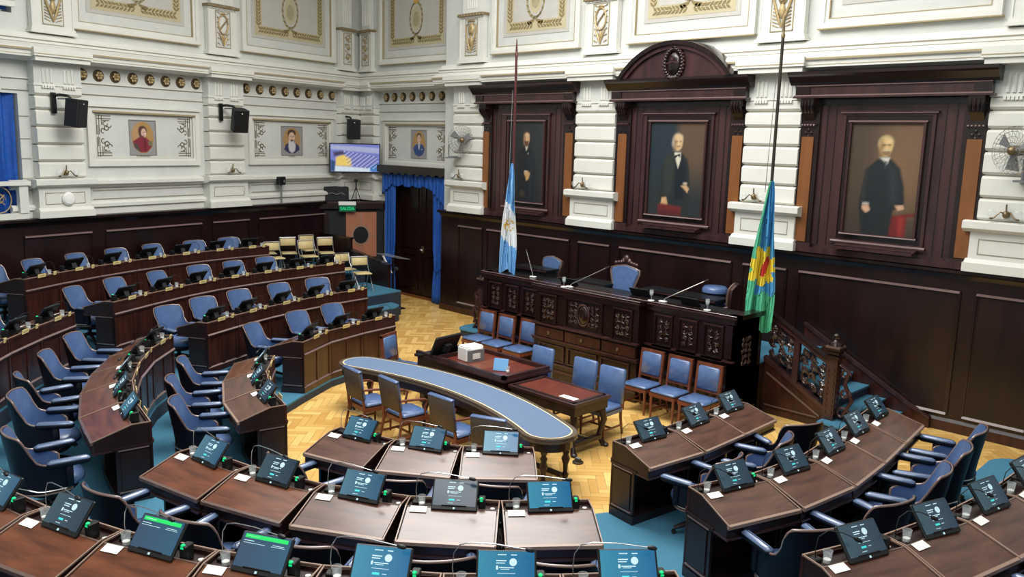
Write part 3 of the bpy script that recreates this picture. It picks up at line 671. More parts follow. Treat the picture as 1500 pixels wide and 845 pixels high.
def pic3(w):
    bg = lambda x,z: mixc(mixc((74,60,48),(110,86,64),(x+.4)*1.1), (56,50,42), (-.1-z)*1.1)
    sh = [('e',.25,.2,.25,.6,.25,(118,92,66)),('p',[(.14,-.6),(.58,-.52),(.58,-.58),(.46,-.6),(.46,-.97),(.14,-.97)],.02,(104,32,30)),('p',[(.3,-.6),(.42,-.6),(.4,-.9),(.34,-.97)],.03,(140,44,36)),
        ('p',[(-.36,-.3),(-.3,.16),(-.12,.34),(.12,.34),(.27,.2),(.36,-.1),(.4,-.42),(.22,-.5),(.18,-.97),(-.28,-.97),(-.36,-.5)],.02,(28,33,37)),('p',[(.06,.3),(.22,.16),(.28,-.3),(.16,-.4)],.06,(40,46,50)),('p',[(-.3,.1),(-.26,.2),(-.28,-.4),(-.34,-.4)],.03,(44,46,46)),
        ('p',[(-.08,.37),(.09,.37),(.05,.25),(0,.3)],.012,(200,198,186)),('p',[(.0,.32),(.05,.3),(.03,.16)],.01,(70,76,84)),
        *face(.0,.54,1.08,(206,172,112),(186,168,120),(120,96,66),[('e',.02,.45,.075,.05,.015,(132,104,74)),('e',.02,.49,.06,.02,.01,(196,180,140)),('p',[(-.08,.575),(.1,.575),(.1,.558),(-.08,.558)],.006,(96,76,56))]),
        ('p',[(-.31,-.44),(-.2,-.43),(-.16,-.52),(-.23,-.57),(-.31,-.5)],.012,(196,156,128)),('p',[(.24,-.42),(.38,-.4),(.4,-.47),(.3,-.5)],.012,(196,156,128)),('e',-.25,-.41,.06,.015,.01,(186,184,176))]
    return paint('painted_portrait', w, .97, 56, 84, bg, sh, 0, seed=6)
bay(BAYS[0], False, 'dark wooden wall frame, portrait of bearded man in black, behind the sky-blue flag', pic1, .58)
bay(BAYS[1]+.02, True, 'dark wooden wall frame with arched pediment, portrait of bald man with bow tie', pic2, .66)
bay(BAYS[2], False, 'dark wooden wall frame, portrait of grey-haired man in long black coat', pic3, .6)
# ---------------------------------------------------------------- door, curtains, corner fittings
def pleats(x0, x1, z0, z1, amp, n, y0, fn=None, seed=1, nz=10):
    r = random.Random(seed); ph = [r.uniform(-.5,.5) for _ in range(8)]
    def f(u, v):
        x = x0+(x1-x0)*u; z = z1+(z0-z1)*v
        y = y0 + amp*math.sin(u*n*2*PI+ph[0]) + amp*.4*math.sin(u*n*3.7*PI+v*3+ph[1])
        if fn: x, y, z = fn(u, v, x, y, z)
        return (x, y, z)
    return f
def curtain_part(t, name, x0, x1, z0, z1, n, y0=-.14, fn=None, seed=1, amp=.035):
    mb = MB(); f = pleats(x0, x1, z0, z1, amp, n, y0, fn, seed)
    mb.grid(f, n*8, 14, 'curtain'); o = ob(name, mb, t, smooth=1.2)
    md = o.modifiers.new('Solidify', 'SOLIDIFY'); md.thickness = .012
    return o
t = empty('door_curtain', 'royal blue draped curtain with swagged valance framing the dark double door', 'curtain', M=MD)
def tie(u, v, x, y, z):
    k = 1-.22*math.exp(-((v-.72)/.1)**2); xm = -20.18; return ((x-xm)*k+xm, y, z)
def tie2(u, v, x, y, z):
    k = 1-.22*math.exp(-((v-.7)/.1)**2); xm = -17.88; return ((x-xm)*k+xm, y, z)
curtain_part(t, 'left_drape', -20.42, -19.88, .02, 3.5, 4, fn=tie, seed=2)
curtain_part(t, 'right_drape', -18.18, -17.64, .02, 3.45, 4, fn=tie2, seed=3)
for k in range(4):
    a = -19.98+k*.48
    curtain_part(t, 'swag', a, a+.48, 3.2, 3.52, 3, y0=-.17, fn=lambda u,v,x,y,z: (x, y-.03*math.sin(PI*u), z-.06*v*math.sin(PI*u)+.03), seed=10+k, amp=.02)
curtain_part(t, 'left_tail', -20.45, -19.95, 2.9, 3.52, 4, y0=-.2, fn=lambda u,v,x,y,z: (x, y, z+v*u*.32), seed=5, amp=.03)
curtain_part(t, 'right_tail', -18.3, -17.62, 2.72, 3.52, 5, y0=-.2, fn=lambda u,v,x,y,z: (x, y, z+v*(1-u)*.5), seed=6, amp=.03)
for xm in (-20.18,-17.88):
    mb = MB(); mb.tube([(xm-.13,-.2,1.0),(xm,-.24,.94),(xm+.13,-.2,1.02)], .018, 'curtain', 6); ob('tieback', mb, t)
mb = MB(); mb.box(-20.52, -17.5, -.34, 0, 3.56, 3.76, 'dark_metal')
for k in range(9):
    a = -20.45+k*.33; mb.prism([(a,-.345,3.58),(a+.16,-.345,3.5),(a+.33,-.345,3.58)], (0,.03,0), 'dark_metal')
o = ob('curtain_pelmet', mb, M=MD); tag(o, 'dark grey scalloped pelmet box above the blue door curtain', 'pelmet')
t = empty('door_1', 'tall dark wooden double door between the blue drapes', 'door', M=MD @ TR(0,.2,0)); t['kind'] = 'structure'
mb = MB(); mb.box(-20.4,-20.24,-.18,.1,0,3.6,'dark_wood'); mb.box(-17.84,-17.68,-.18,.1,0,3.6,'dark_wood'); mb.box(-20.4,-17.68,-.18,.1,3.4,3.6,'dark_wood'); ob('door_frame', mb, t)
for (a,b) in ((-20.24,-19.05),(-19.03,-17.84)):
    mb = MB(); mb.box(a,b,-.03,.04,.02,3.4,'dark_panel')
    for (z0,z1) in ((.2,1.25),(1.4,3.2)): frame_box(mb, a+.14, b-.14, z0, z1, .04, .055, 'dark_wood', y=-.03)
    ob('door_leaf', mb, t)
mb = MB(); mb.box(-19.02,-18.95,-.06,-.03,1.3,1.5,'bronze'); mb.tube([(-18.985,-.06,1.4),(-18.985,-.12,1.4),(-18.9,-.13,1.38)],.014,'white',6); ob('door_handle', mb, t)
mb = MB(); mb.box(-20.5, -17.45, -.02, .3, 0, .03, 'amber_wood'); trim(mb, MD)

# corner partition: a dark low screen that cuts the room corner, with an oak panel on its face
a_ = Vector((-21.55,13.2)); b_ = Vector((-20.6,15.1)); dd = (b_-a_).normalized()
MC = TR(a_.x, a_.y, 0, math.atan2(dd.y, dd.x)); LC = (b_-a_).length
t = empty('corner_screen', 'dark wooden screen across the room corner below the television', 'partition', M=MC)
mb = MB(); mb.box(-.15, LC, 0, .06, 0, 2.42, 'black_matt'); mb.box(-.12,.5,-.02,0,1.4,2.35,'dark_panel'); ob('body', mb, t)
mb = MB(); mb.prism([(-.3,-.12,2.46),(LC,-.12,2.46),(LC,.5,2.46),(.0,.8,2.46),(-.3,.3,2.46)], (0,0,.2), 'dark_wood'); mb.box(-.3,LC,-.14,-.1,2.62,2.68,'frame_wood'); ob('ledge', mb, t)
t = empty('loudspeaker_cabinet', 'oak coloured square cabinet with round black opening and cross grooves', 'loudspeaker', M=MC)
mb = MB(); mb.box(.98, 1.87, -.07, -.005, 1.05, 2.36, 'oak_speaker'); mb.box(1.4,1.425,-.075,-.06,1.05,2.36,'edge_wood'); mb.box(.98,1.87,-.075,-.06,1.63,1.655,'edge_wood'); ob('front_board', mb, t)
mb = MB(); mb.prism(disc(1.41,1.69,.26,.29,-.08,28), (0,.02,0), 'edge_wood'); mb.prism(disc(1.41,1.69,.22,.25,-.086,28), (0,.02,0), 'black'); ob('round_opening', mb, t)
# low parapet in front of it, closing the end of the seating steps
mb = MB(); Y = 13.3
mb.box(-21.5,-19.76,Y,Y+.1,.3,1.74,'dark_panel'); mb.prism([(-19.76,Y,.0),(-18.0,Y,.0),(-18.0,Y,1.2),(-19.76,Y,1.44)], (0,.1,0), 'dark_panel')
mb.box(-21.5,-19.74,Y-.02,Y+.12,1.74,1.79,'dark_wood'); mb.prism([(-19.78,Y-.02,1.44),(-17.98,Y-.02,1.2),(-17.98,Y-.02,1.24),(-19.78,Y-.02,1.48)], (0,.14,0), 'dark_wood')
o = ob('parapet', mb); tag(o, 'low dark stepped parapet behind the folding chairs', 'parapet')
t = empty('acrylic_stand', 'clear acrylic top with pale sloping strut near the door curtain', 'stand', loc=(-18.15,13.55,0))
mb = MB(); mb.prism([(-.75,0,1.42),(.25,0,1.4),(.25,.4,1.34),(-.7,.4,1.38)], (0,0,.012), 'acrylic'); ob('top', mb, t)
mb = MB(); mb.prism([(-.42,-.02,1.4),(-.36,-.02,1.4),(.02,-.02,.98),(-.04,-.02,.98)], (0,.02,0), 'white'); ob('strut', mb, t)
mb = MB(); mb.box(-.02,.03,0,.05,0,1.4,'black'); mb.box(-.15,.2,-.05,.3,0,.03,'black'); mb.ell((.12,.05,1.1),(.07,.07,.06),'black_matt',8,5); ob('post', mb, t)

# television, camera tripod, black speaker, exit sign
t = empty('television', 'flat wall television in the corner showing the chamber', 'television', M=MC @ TR(1.24,-.12,3.93))
mb = MB(); mb.rbox(-.73,.73,-.03,.03,-.42,.42,.01,'black'); mb.box(-.1,.1,.03,.25,-.1,.1,'black'); ob('casing', mb, t)
rnd = random.Random(3)
tvs = [('p',[(-.7,.24),(.7,.14),(.7,.3),(-.7,.36)],.02,(170,176,214)),('p',[(-.7,-.39),(.45,-.39),(.55,-.3),(-.6,-.22)],.02,(216,230,240)),('p',[(-.56,-.22),(-.1,-.24),(-.12,-.02),(-.34,.1),(-.54,.02)],.03,(240,206,100)),('p',[(.42,-.37),(.68,-.37),(.68,-.14),(.46,-.2)],.02,(60,130,200)),('p',[(-.6,.04),(-.3,.1),(-.34,.2),(-.62,.16)],.03,(60,50,90)),('p',[(-.7,-.39),(-.58,-.39),(-.56,-.1),(-.7,-.05)],.02,(30,70,120))]
for r_ in range(9):
    for c_ in range(16):
        x = -.3+c_*.06+r_*.014; z = .18-r_*.045-c_*.009
        if x < .66: tvs.append(('e',x,z,.018,.012,.01,((52,56,130) if (r_+c_)%2 else (216,220,240))))
ob('screen', paint('screen', .7, .39, 90, 50, lambda x,z: (116,124,200), tvs, -.034, 'tv_picture', .12, 9), t)
t = empty('camera_tripod', 'small black video camera on a tripod standing on the corner ledge', 'tripod', M=MC @ TR(1.3,.1,2.67))
for q in (0,2.1,4.2):
    mb = MB(); mb.tube([(0,0,.42),(.16*math.cos(q+.4),.16*math.sin(q+.4),0)], .012, 'black', 6); ob('leg', mb, t)
mb = MB(); mb.tube([(0,0,.36),(0,0,.56)], .02, 'black', 8); mb.cbox(0,0,.6,.1,.14,.08,'black_matt'); mb.tube([(0,-.07,.61),(0,-.14,.61)],.03,'black',8); ob('camera_head', mb, t)
t = empty('speaker_box', 'squat black loudspeaker box with a wavy front handle on the corner ledge', 'loudspeaker', M=MC @ TR(.72,.18,2.67))
mb = MB(); mb.rbox(-.36,.36,-.16,.2,0,.42,.02,'black_matt'); ob('casing', mb, t)
mb = MB(); mb.tube([(-.22,-.17,.22),(-.14,-.19,.25),(0,-.19,.2),(.14,-.19,.25),(.22,-.17,.22)], .014, 'grey', 6); mb.tube([(.16,-.17,.18),(.2,-.18,.23),(.24,-.17,.18)],.01,'grey',6); ob('handle', mb, t)
t = empty('exit_sign', 'green SALIDA exit sign hanging from the corner ledge', 'sign', M=MC @ TR(1.0,-.2,2.52))
mb = MB(); mb.box(-.24,.24,-.03,.03,-.13,.06,'salida_green'); ob('panel', mb, t)
mb = MB(); mb.box(-.25,.25,-.035,.05,.06,.16,'white'); ob('housing', mb, t)
cu = bpy.data.curves.new('lettering', 'FONT'); cu.body = 'SALIDA'; cu.size = .125; cu.extrude = .003; cu.align_x = 'CENTER'
o = bpy.data.objects.new('lettering', cu); C.objects.link(o); me = bpy.data.meshes.new_from_object(o.evaluated_get(bpy.context.evaluated_depsgraph_get())); bpy.data.objects.remove(o)
me.materials.clear(); me.materials.append(MATS['led']); ob('lettering', me, t, TR(0,-.034,-.08,0,PI/2))
t = empty('wall_sensor', 'small black box on a slim grey post above the left ledge', 'sensor', M=ML @ TR(-2.9,-.2,2.7))
mb = MB(); mb.tube([(0,0,0),(0,0,.5)], .022, 'grey', 8); ob('post', mb, t)
mb = MB(); mb.rbox(-.13,.1,-.07,.07,.5,.72,.01,'black'); mb.cbox(.03,-.075,.6,.04,.02,.06,'grey'); ob('box', mb, t)
mb = MB(); mb.lathe([(.14,0),(.14,.03),(.11,.06),(.03,.07)], 'white', 20); o = ob('ceiling_disc', mb, M=ML @ TR(-8.92,-.25,3.08,0,PI/2)); o.name = 'round_wall_cover'; tag(o, 'round white wall cover on the far left pedestal', 'cover')
mb = MB(); mb.tube([(0,-.03,2.62),(.0,-.06,2.5),(-.12,-.06,2.35),(-.3,-.06,2.2),(-.32,-.06,1.8),(-.32,-.06,1.3)], .014, 'grey', 6); o = ob('cable', mb, M=ML @ TR(-.25,-.12,0)); tag(o, 'pale cable hanging down the dark panelling near the corner', 'cable')

# wall speakers
def wall_speaker(M, label, ry, rz):
    t = empty('wall_loudspeaker', label, 'loudspeaker', M=M, group='black wall loudspeakers')
    mb = MB(); mb.box(-.05,.05,-.04,.0,-.02,.4,'black'); mb.tube([(0,-.03,.34),(.05,-.16,.36),(.15,-.3,.34),(.2,-.34,.25)], .028, 'black', 8); mb.tube([(0.04,-.1,.28),(.16,-.28,.28)],.02,'metal',6); ob('bracket', mb, t)
    mb = MB(); mb.prism([(-.19,-.14,-.28),(.19,-.14,-.28),(.15,.16,-.28),(-.15,.16,-.28)], (0,0,.56), 'black_matt'); ob('cabinet', mb, t, TR(.22,-.42,.0,rz,ry), bevel=.012)
    mb = MB(); mb.box(-.17,.17,-.15,-.139,-.26,.26,'black'); mb.cbox(.0,-.152,.2,.03,.004,.02,'white'); ob('grille', mb, t, TR(.22,-.42,.0,rz,ry))
wall_speaker(ML @ TR(-9.12,-.25,4.85), 'black wall loudspeaker at far left beside the blue-curtained opening', .12, .5)
wall_speaker(ML @ TR(-4.9,-.25,4.85), 'black wall loudspeaker between the red uniform and white beard busts', .25, -.35)
wall_speaker(MC @ TR(1.0,.5,4.75), 'black wall loudspeaker directly above the corner television', .1, .1)

# sconces
def sconce_kind():
    mb = MB(); mb.lathe([(.05,0),(.06,.02),(.03,.04)], 'bronze', 10, TR(0,0,0,0,PI/2)); mb.tube([(0,-.02,0),(0,-.05,.1),(0,-.05,.16)], .012, 'bronze', 6); mb.ell((0,-.05,.0),(.045,.04,.06),'bronze',8,5); base = mb.mesh('plate', .8)
    arms = []
    for s in (-1,1):
        mb = MB(); mb.tube([(0,-.04,0),(s*.07,-.08,.04),(s*.13,-.1,-.04),(s*.18,-.1,-.07)], .012, 'bronze', 6); mb.lathe([(.02,0),(.035,.02),(.02,.03)],'bronze',8,TR(s*.18,-.1,-.08))
        arm = mb.mesh('arm', .8)
        mb = MB(); mb.lathe([(.02,0),(.06,.03),(.07,.09),(.05,.12)], 'glass', 10, TR(s*.18,-.1,-.05)); arms.append((arm, mb.mesh('glass_shade', .8)))
    return [('plate', base, [])] + [('arm', a, [('glass_shade', g)]) for a, g in arms]
SC = sconce_kind()
for (M, x, lab) in ((ML,-8.95,'at far left under a wall loudspeaker'),(ML,-4.6,'between the red uniform and white beard busts'),(MW,-16.5,'beside the door curtain'),(MW,-12.35,'between the first and middle large portraits'),(MW,-8.15,'behind the green and blue flag'),(MW,-3.9,'at the right edge under the wall fan')):
    inst(SC, 'wall_sconce', 'small bronze two-armed wall light ' + lab, 'wall light', None, M=M @ TR(x,-.25,3.62), group='two-armed wall lights on the pilasters')
# fans
def fan(M, label, face):
    t = empty('wall_fan', label, 'fan', M=M, group='wall fans')
    F = face
    mb = MB()
    for r in (.12,.2,.28,.35):
        mb.tube([(r*math.cos(a),-.5+ (.06 if r<.3 else .1),r*math.sin(a)) for a in [2*PI*i/24 for i in range(25)]], .004, 'metal', 4)
    for k in range(28):
        a = 2*PI*k/28; mb.tube([(.06*math.cos(a),-.46,.06*math.sin(a)),(.3*math.cos(a+.3),-.45,.3*math.sin(a+.3)),(.36*math.cos(a+.4),-.38,.36*math.sin(a+.4)),(.3*math.cos(a+.4),-.3,.3*math.sin(a+.4)),(.08*math.cos(a),-.26,.08*math.sin(a))], .0035, 'metal', 3)
    ob('guard', mb, t, F)
    for k in range(3):
        a = 2*PI*k/3+.5; mb = MB()
        mb.add([(.04*math.cos(a-.4),-.42,.04*math.sin(a-.4)),(.3*math.cos(a-.36),-.4,.3*math.sin(a-.36)),(.31*math.cos(a+.25),-.34,.31*math.sin(a+.25)),(.04*math.cos(a+.5),-.36,.04*math.sin(a+.5)),
                (.04*math.cos(a-.4),-.41,.04*math.sin(a-.4)),(.3*math.cos(a-.36),-.39,.3*math.sin(a-.36)),(.31*math.cos(a+.25),-.33,.31*math.sin(a+.25)),(.04*math.cos(a+.5),-.35,.04*math.sin(a+.5))], [(0,1,2,3),(7,6,5,4),(0,4,5,1),(1,5,6,2),(2,6,7,3),(3,7,4,0)], 'grey')
        ob('blade', mb, t, F)
    mb = MB(); mb.lathe([(.02,-.1),(.07,-.08),(.08,0),(.07,.16),(.03,.2)], 'bronze', 14, F @ TR(0,-.3,0,0,PI/2)); ob('motor', mb, t, smooth=.8)
    mb = MB(); mb.tube([(0,0,-.42),(0,-.3,-.42),(0,-.3,-.12)], .02, 'grey', 6); mb.box(-.12,.12,-.32,0,-.46,-.43,'grey'); ob('bracket', mb, t)
fan(MW @ TR(-3.68,-.22,4.58), 'wire-guarded wall fan at the right edge of the back wall', TR(0,0,0,-.35))
fan(MW @ TR(-16.6,-.25,4.52), 'wire-guarded wall fan turned sideways left of the first large portrait', TR(0,0,0,1.1))

# gallery openings at the far left
def gallery(M, z0, h, lab, x1=-9.74, w=3.0):
    t = empty('gallery_balustrade', 'white framed balustrade with gold scroll ironwork, ' + lab, 'balustrade', M=M @ TR(x1-.05, -.12, z0), group='gallery balustrades at far left')
    mb = MB(); mb.box(-w,.12,-.1,.1,h-.08,h,'plaster'); mb.box(-w,.08,-.04,.06,0,.12,'plaster'); mb.box(-.1,.08,-.06,.06,.12,h-.08,'plaster'); mb.box(-1.35,-1.2,-.06,.06,.12,h-.08,'plaster'); ob('frame', mb, t)
    mb = MB(); zc = (.12+h-.08)/2; R = (h-.2)/2-.02
    for xc in (-.48,-.95,-1.75,-2.3):
        for s in (-1,1):
            mb.tube([(xc+s*R*.9*math.cos(a), -.02, zc+R*math.sin(a)) for a in [PI/2+ (2*PI)*i/18 for i in range(19)]], .012, 'gold', 5)
            mb.tube([(xc+s*(.12-.08*i/10*1)*math.cos(i*.6), -.02, zc+(.14-.1*i/10)*math.sin(i*.6)) for i in range(11)], .009, 'gold', 5)
        for k in range(4):
            a = PI/4+k*PI/2; mb.tube([(xc,-.02,zc),(xc+.14*math.cos(a),-.02,zc+.14*math.sin(a))], .01, 'gold', 5)
    ob('scroll_ironwork', mb, t)
gallery(ML, 2.7, .76, 'lower one'); gallery(ML, 6.85, .72, 'upper one')
for (z0,z1,lab,s) in ((2.7,5.2,'blue curtain behind the lower gallery balustrade at far left',4),(6.8,8.8,'blue curtain behind the upper gallery balustrade at far left',5)):
    mb = MB(); mb.grid(pleats(-13.0,-9.74,z0,z1,.04,14,.1,seed=s), 110, 8, 'curtain'); o = ob('gallery_curtain', mb, M=ML, smooth=1.2); tag(o, lab, 'curtain', 'gallery curtains at far left')
mb = MB()
for z in (3.5,3.9,4.3,4.75): mb.box(-9.7,-9.5,-.012,0,z,z+.014,'groove')
trim(mb, ML)
# ---------------------------------------------------------------- seating levels
Z1, Z2, Z3, Z4 = .15, .38, .64, .93
ROWS = {
 'A1': [(-12.46,7.44),(-12.95,8.29),(-13.2,9.18),(-13.35,10.05)],
 'A2': [(-13.97,6.45),(-14.33,7.2),(-14.68,8.06),(-14.96,8.97),(-15.16,9.87),(-15.28,10.74)],
 'A3': [(-15.67,5.51),(-16.18,6.4),(-16.64,7.3),(-16.98,8.16),(-17.2,9.03),(-17.36,9.93),(-17.47,10.82),(-17.57,11.68)],
 'A4': [(-17.35,4.54),(-17.86,5.32),(-18.33,6.2),(-18.72,7.1),(-19.03,7.98),(-19.28,8.9),(-19.42,9.82),(-19.48,10.7)],
 'B1': [(-9.57,5.45),(-10.35,5.66),(-11.18,6.06),(-11.93,6.6)],
 'B2': [(-9.44,3.66),(-10.31,3.83),(-11.22,4.14),(-12.05,4.55),(-12.8,5.04),(-13.44,5.63)],
 'B3': [(-12.98,2.78),(-13.74,3.34),(-14.45,3.98),(-15.12,4.68)],
 'C1': [(-8.4,5.5),(-7.62,5.74),(-6.95,6.2),(-6.39,6.79)],
 'C2': [(-8.36,3.68),(-7.5,3.86),(-6.63,4.16),(-5.88,4.6),(-5.25,5.16),(-4.73,5.8)],
 'C3': [(-8.1,1.75),(-7.24,1.95),(-6.41,2.24),(-5.63,2.63),(-4.93,3.08),(-4.27,3.64),(-3.70,4.26),(-3.18,4.92)],
 'D1': [(-5.93,7.66),(-5.82,8.54),(-5.83,9.42),(-5.86,10.26)],
 'D2': [(-4.29,6.76),(-4.05,7.55),(-3.96,8.38),(-4.02,9.22),(-4.12,10.05),(-4.22,10.87)],
 'D3': [(-2.68,5.85),(-2.4,6.66),(-2.22,7.5),(-2.11,8.39),(-2.08,9.26),(-2.1,10.12)],
}
for k_, f_ in (('2',.9908),('3',.977),('4',.971)):
    for b_k in 'ABCD':
        if b_k+k_ in ROWS: ROWS[b_k+k_] = [(x*f_, y*f_) for x, y in ROWS[b_k+k_]]
def curve(k, extra=.025):
    pts = (ROWS['D'+k][::-1] if 'D'+k in ROWS else []) + (ROWS['C'+k][::-1] if 'C'+k in ROWS else []) + (ROWS['B'+k] if 'B'+k in ROWS else []) + ROWS['A'+k]
    out = []
    for (x,y) in pts:
        v = Vector((-9.6-x, max(9.3,y)-y)).normalized(); out.append((x+v.x*extra, y+v.y*extra))
    return out
def arc_pts(cx, cy, r, a0, a1, n=7): return [(cx+r*math.cos(a0+(a1-a0)*i/n), cy+r*math.sin(a0+(a1-a0)*i/n)) for i in range(n+1)]
def level(pts, z0, z1):
    mb = MB(); n = len(pts)
    mb.poly([(x,y,z1) for x,y in pts], 'carpet')
    for i in range(n):
        (x,y), (p,q) = pts[i], pts[(i+1)%n]
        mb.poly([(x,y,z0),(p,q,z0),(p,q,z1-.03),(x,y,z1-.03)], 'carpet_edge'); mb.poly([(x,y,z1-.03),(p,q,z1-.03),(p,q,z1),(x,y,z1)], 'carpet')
    struct('floor', mb)
level([(3,10.35),(-5.86,10.35)] + curve('1') + [(-13.35,10.2),(-21.0,10.2),(-18.8,4.5),(-17.5,-3),(3,-3)], 0, Z1)
level([(3,12.9)] + arc_pts(-2.8,12.5,.42,PI/2,PI) + [(-3.2,11.6),(-3.5,11.05),(-4.1,10.9)] + curve('2') + [(-15.2,10.8),(-16.2,11.0),(-16.72,11.6)] + arc_pts(-17.15,12.5,.42,0,PI/2) + [(-21.3,12.92),(-18.8,4.5),(-17.5,-3),(3,-3)], Z1*0, Z2)
level([(3,13.3),(-1.96,13.3),(-1.96,10.1)] + curve('3') + [(-17.2,11.7),(-17.4,13.28),(-21.4,13.28),(-18.9,4.4),(-17.6,-3),(3,-3)], Z1*0, Z3)
level(curve('4') + [(-18.95,10.8),(-19.0,13.28),(-21.4,13.28),(-19.2,4.2),(-18.0,2.0)], 0, Z4)

# ---------------------------------------------------------------- desks
def desk_things(wf, wu, warm):
    a, b = wf/2-.006, wu/2-.006; D = .62
    hw = lambda y: a+(b-a)*(-y/D)
    def slab(mb, y0, y1, zt0, zb0, zt1, zb1, mt, e=0.0, xs=None):   # box between depth y0 and y1 following the taper
        w0, w1 = hw(y0)+e, hw(y1)+e
        L0, R0, L1, R1 = (-w0, w0, -w1, w1) if xs is None else (xs[0]*w0+xs[1], xs[2]*w0+xs[3], xs[0]*w1+xs[1], xs[2]*w1+xs[3])
        vs = [(L0,y0,zb0),(R0,y0,zb0),(R1,y1,zb1),(L1,y1,zb1),(L0,y0,zt0),(R0,y0,zt0),(R1,y1,zt1),(L1,y1,zt1)]
        mb.add(vs, [(0,1,2,3),(7,6,5,4),(0,4,5,1),(1,5,6,2),(2,6,7,3),(3,7,4,0)], mt)
    zt = lambda y: .9 if y > -.2 else .9-(.13)*((-y-.2)/(D-.2))
    body = MB()
    slab(body, -.02, -.2, .865, .66, .865, .655, 'desk_dark'); slab(body, -.2, -D+.02, .88, .655, .745, .64, 'desk_dark')
    for s in (-1,1):
        xs = (s,-.0 if s > 0 else 0,s,-.03*s) if s > 0 else (s,.03,s,0)
        slab(body, 0, -.38, .66, 0, .66, 0, 'desk_dark', xs=(xs if s < 0 else (s,-.03,s,0)))
    slab(body, 0, -.4, .1, 0, .1, 0, 'desk_dark', e=.015)
    slab(body, .012, -.42, .665, .64, .665, .64, 'desk_dark', e=.014); slab(body, 0, -.62, .66, .635, .645, .625, 'frame_wood', e=.006)
    # side mouldings
    for s in (-1,1):
        xs = (s,.0,s,.012*s) if s > 0 else (s,-.012,s,0)
        slab(body, -.05, -.33, .6, .16, .6, .16, 'desk_dark', xs=xs)
        for z in (.13,.62): slab(body, -.03, -.36, z+.014, z, z+.014, z, 'glint_wood', xs=(s,.0,s,.018) if s > 0 else (s,-.018,s,0))
    front = MB()
    slab(front, 0, -.03, .9, 0, .9, 0, 'desk_wood'); slab(front, .018, 0, .1, 0, .1, 0, 'desk_wood'); slab(front, .024, 0, .69, .655, .69, .655, 'trim_wood' if False else 'frame_wood', e=.004)
    for x in (-a, -.03, a-.06):
        front.box(x, x+.06, -.005, .012, .1, .655, 'desk_wood')
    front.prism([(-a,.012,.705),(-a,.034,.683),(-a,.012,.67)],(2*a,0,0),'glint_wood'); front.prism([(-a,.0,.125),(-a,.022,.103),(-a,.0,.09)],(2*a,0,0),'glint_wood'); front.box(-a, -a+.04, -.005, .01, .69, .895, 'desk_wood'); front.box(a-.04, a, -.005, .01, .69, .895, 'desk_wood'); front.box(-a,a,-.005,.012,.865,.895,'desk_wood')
    lid = MB(); e = .004
    slab(lid, -.2, -D, .905, .885, .772, .75, 'lid_wood_warm' if warm else 'lid_wood', e=-.02)
    slab(lid, -.605, -.632, .779, .745, .771, .74, 'edge_wood' if not warm else 'trim_wood', e=.004)
    rail = MB()
    slab(rail, .0, -.02, .9, .86, .9, .86, 'desk_wood', e=.004); slab(rail, .001, -.012, .913, .9, .913, .9, 'edge_wood', e=.004)
    for s in (-1,1):
        for (y0,y1,z0,z1) in ((-.0,-.2,.902,.902),(-.2,-D,.902,.768)): slab(rail, y0, y1, z0, z0-.045, z1, z1-.045, 'desk_dark', xs=(s,-.007,s,.001) if s > 0 else (s,-.001,s,.007))
    for s in (-1,1):
        for (y0,y1,z0,z1) in ((-.0,-.2,.912,.912),(-.2,-D-.01,.912,.779)):
            slab(rail, y0, y1, z0, z0-.012, z1, z1-.012, 'edge_wood', xs=(s,-.0 if s>0 else -.004,s,.004) if False else ((s,-.009,s,.002) if s > 0 else (s,-.002,s,.009)))
    slab(rail, -.02, -.2, .872, .85, .872, .85, 'desk_dark', e=-.01); slab(rail, -.195, -.21, .906, .86, .906, .86, 'trim_wood', e=-.012)
    return [('body', body.mesh('desk_body'), []), ('front_panel', front.mesh('desk_front'), []), ('sloping_lid', lid.mesh('desk_lid'), []), ('tray_rail', rail.mesh('desk_rail'), [])]

# things on a desk, built once
def monitor_kind(scr, layout):
    T = TR(0,0,0,0,-.69)
    mb = MB(); mb.rbox(-.205,.205,-.0,.028,0,.282,.008,'black',T); mb.cbox(0,-.002,.018,.016,.004,.016,'ui_white',T); casing = mb.mesh('casing')
    mb = MB(); mb.prism([(-.11,.02,.02),(.11,.02,.02),(.09,.2,.02),(-.09,.2,.02)], (0,0,.018), 'black'); mb.prism([(-.05,.15,.03),(.05,.15,.03),(.05,.11,.12),(-.05,.11,.12)], (0,.03,0), 'black_matt'); mb.box(-.12,.12,.015,.04,.0,.02,'black_matt'); stand = mb.mesh('stand')
    mb = MB(); mb.box(-.19,.19,-.004,-.001,.038,.272,scr,T); screen = mb.mesh('screen')
    ui = MB()
    def b(x0,x1,z0,z1,mt='ui_white'): ui.box(x0,x1,-.0062,-.0042,z0,z1,mt,T)
    if layout == 0:
        b(-.06,0,.245,.251); b(.03,.07,.245,.251); b(-.07,.0,.205,.212); b(-.07,-.01,.19,.196); b(-.07,-.056,.15,.175); b(-.05,.05,.16,.166); b(-.04,.02,.15,.154); b(-.06,.06,.125,.128); b(-.05,.0,.085,.1,'ui_teal'); b(.02,.05,.09,.094); b(-.06,-.01,.06,.064)
        ui.prism([(.045+.026*math.cos(k*PI/6), -.0064, .2+.026*math.sin(k*PI/6)) for k in range(12)], (0,.002,0), 'ui_white', T)
    else:
        b(-.17,.17,.235,.262,'ui_green'); b(-.16,-.06,.246,.251); b(-.17,-.09,.215,.219); b(-.17,.0,.2,.203); b(.06,.15,.21,.214); b(.05,.16,.2,.203)
    return [('casing', casing, []), ('stand', stand, []), ('screen', screen, [('screen_text', ui.mesh('screen_text'))])]
MON = {'n': monitor_kind('screen',0), 'd': monitor_kind('screen_dim',0), 'b': monitor_kind('screen_bright',0), 'f': monitor_kind('screen_form',1)}
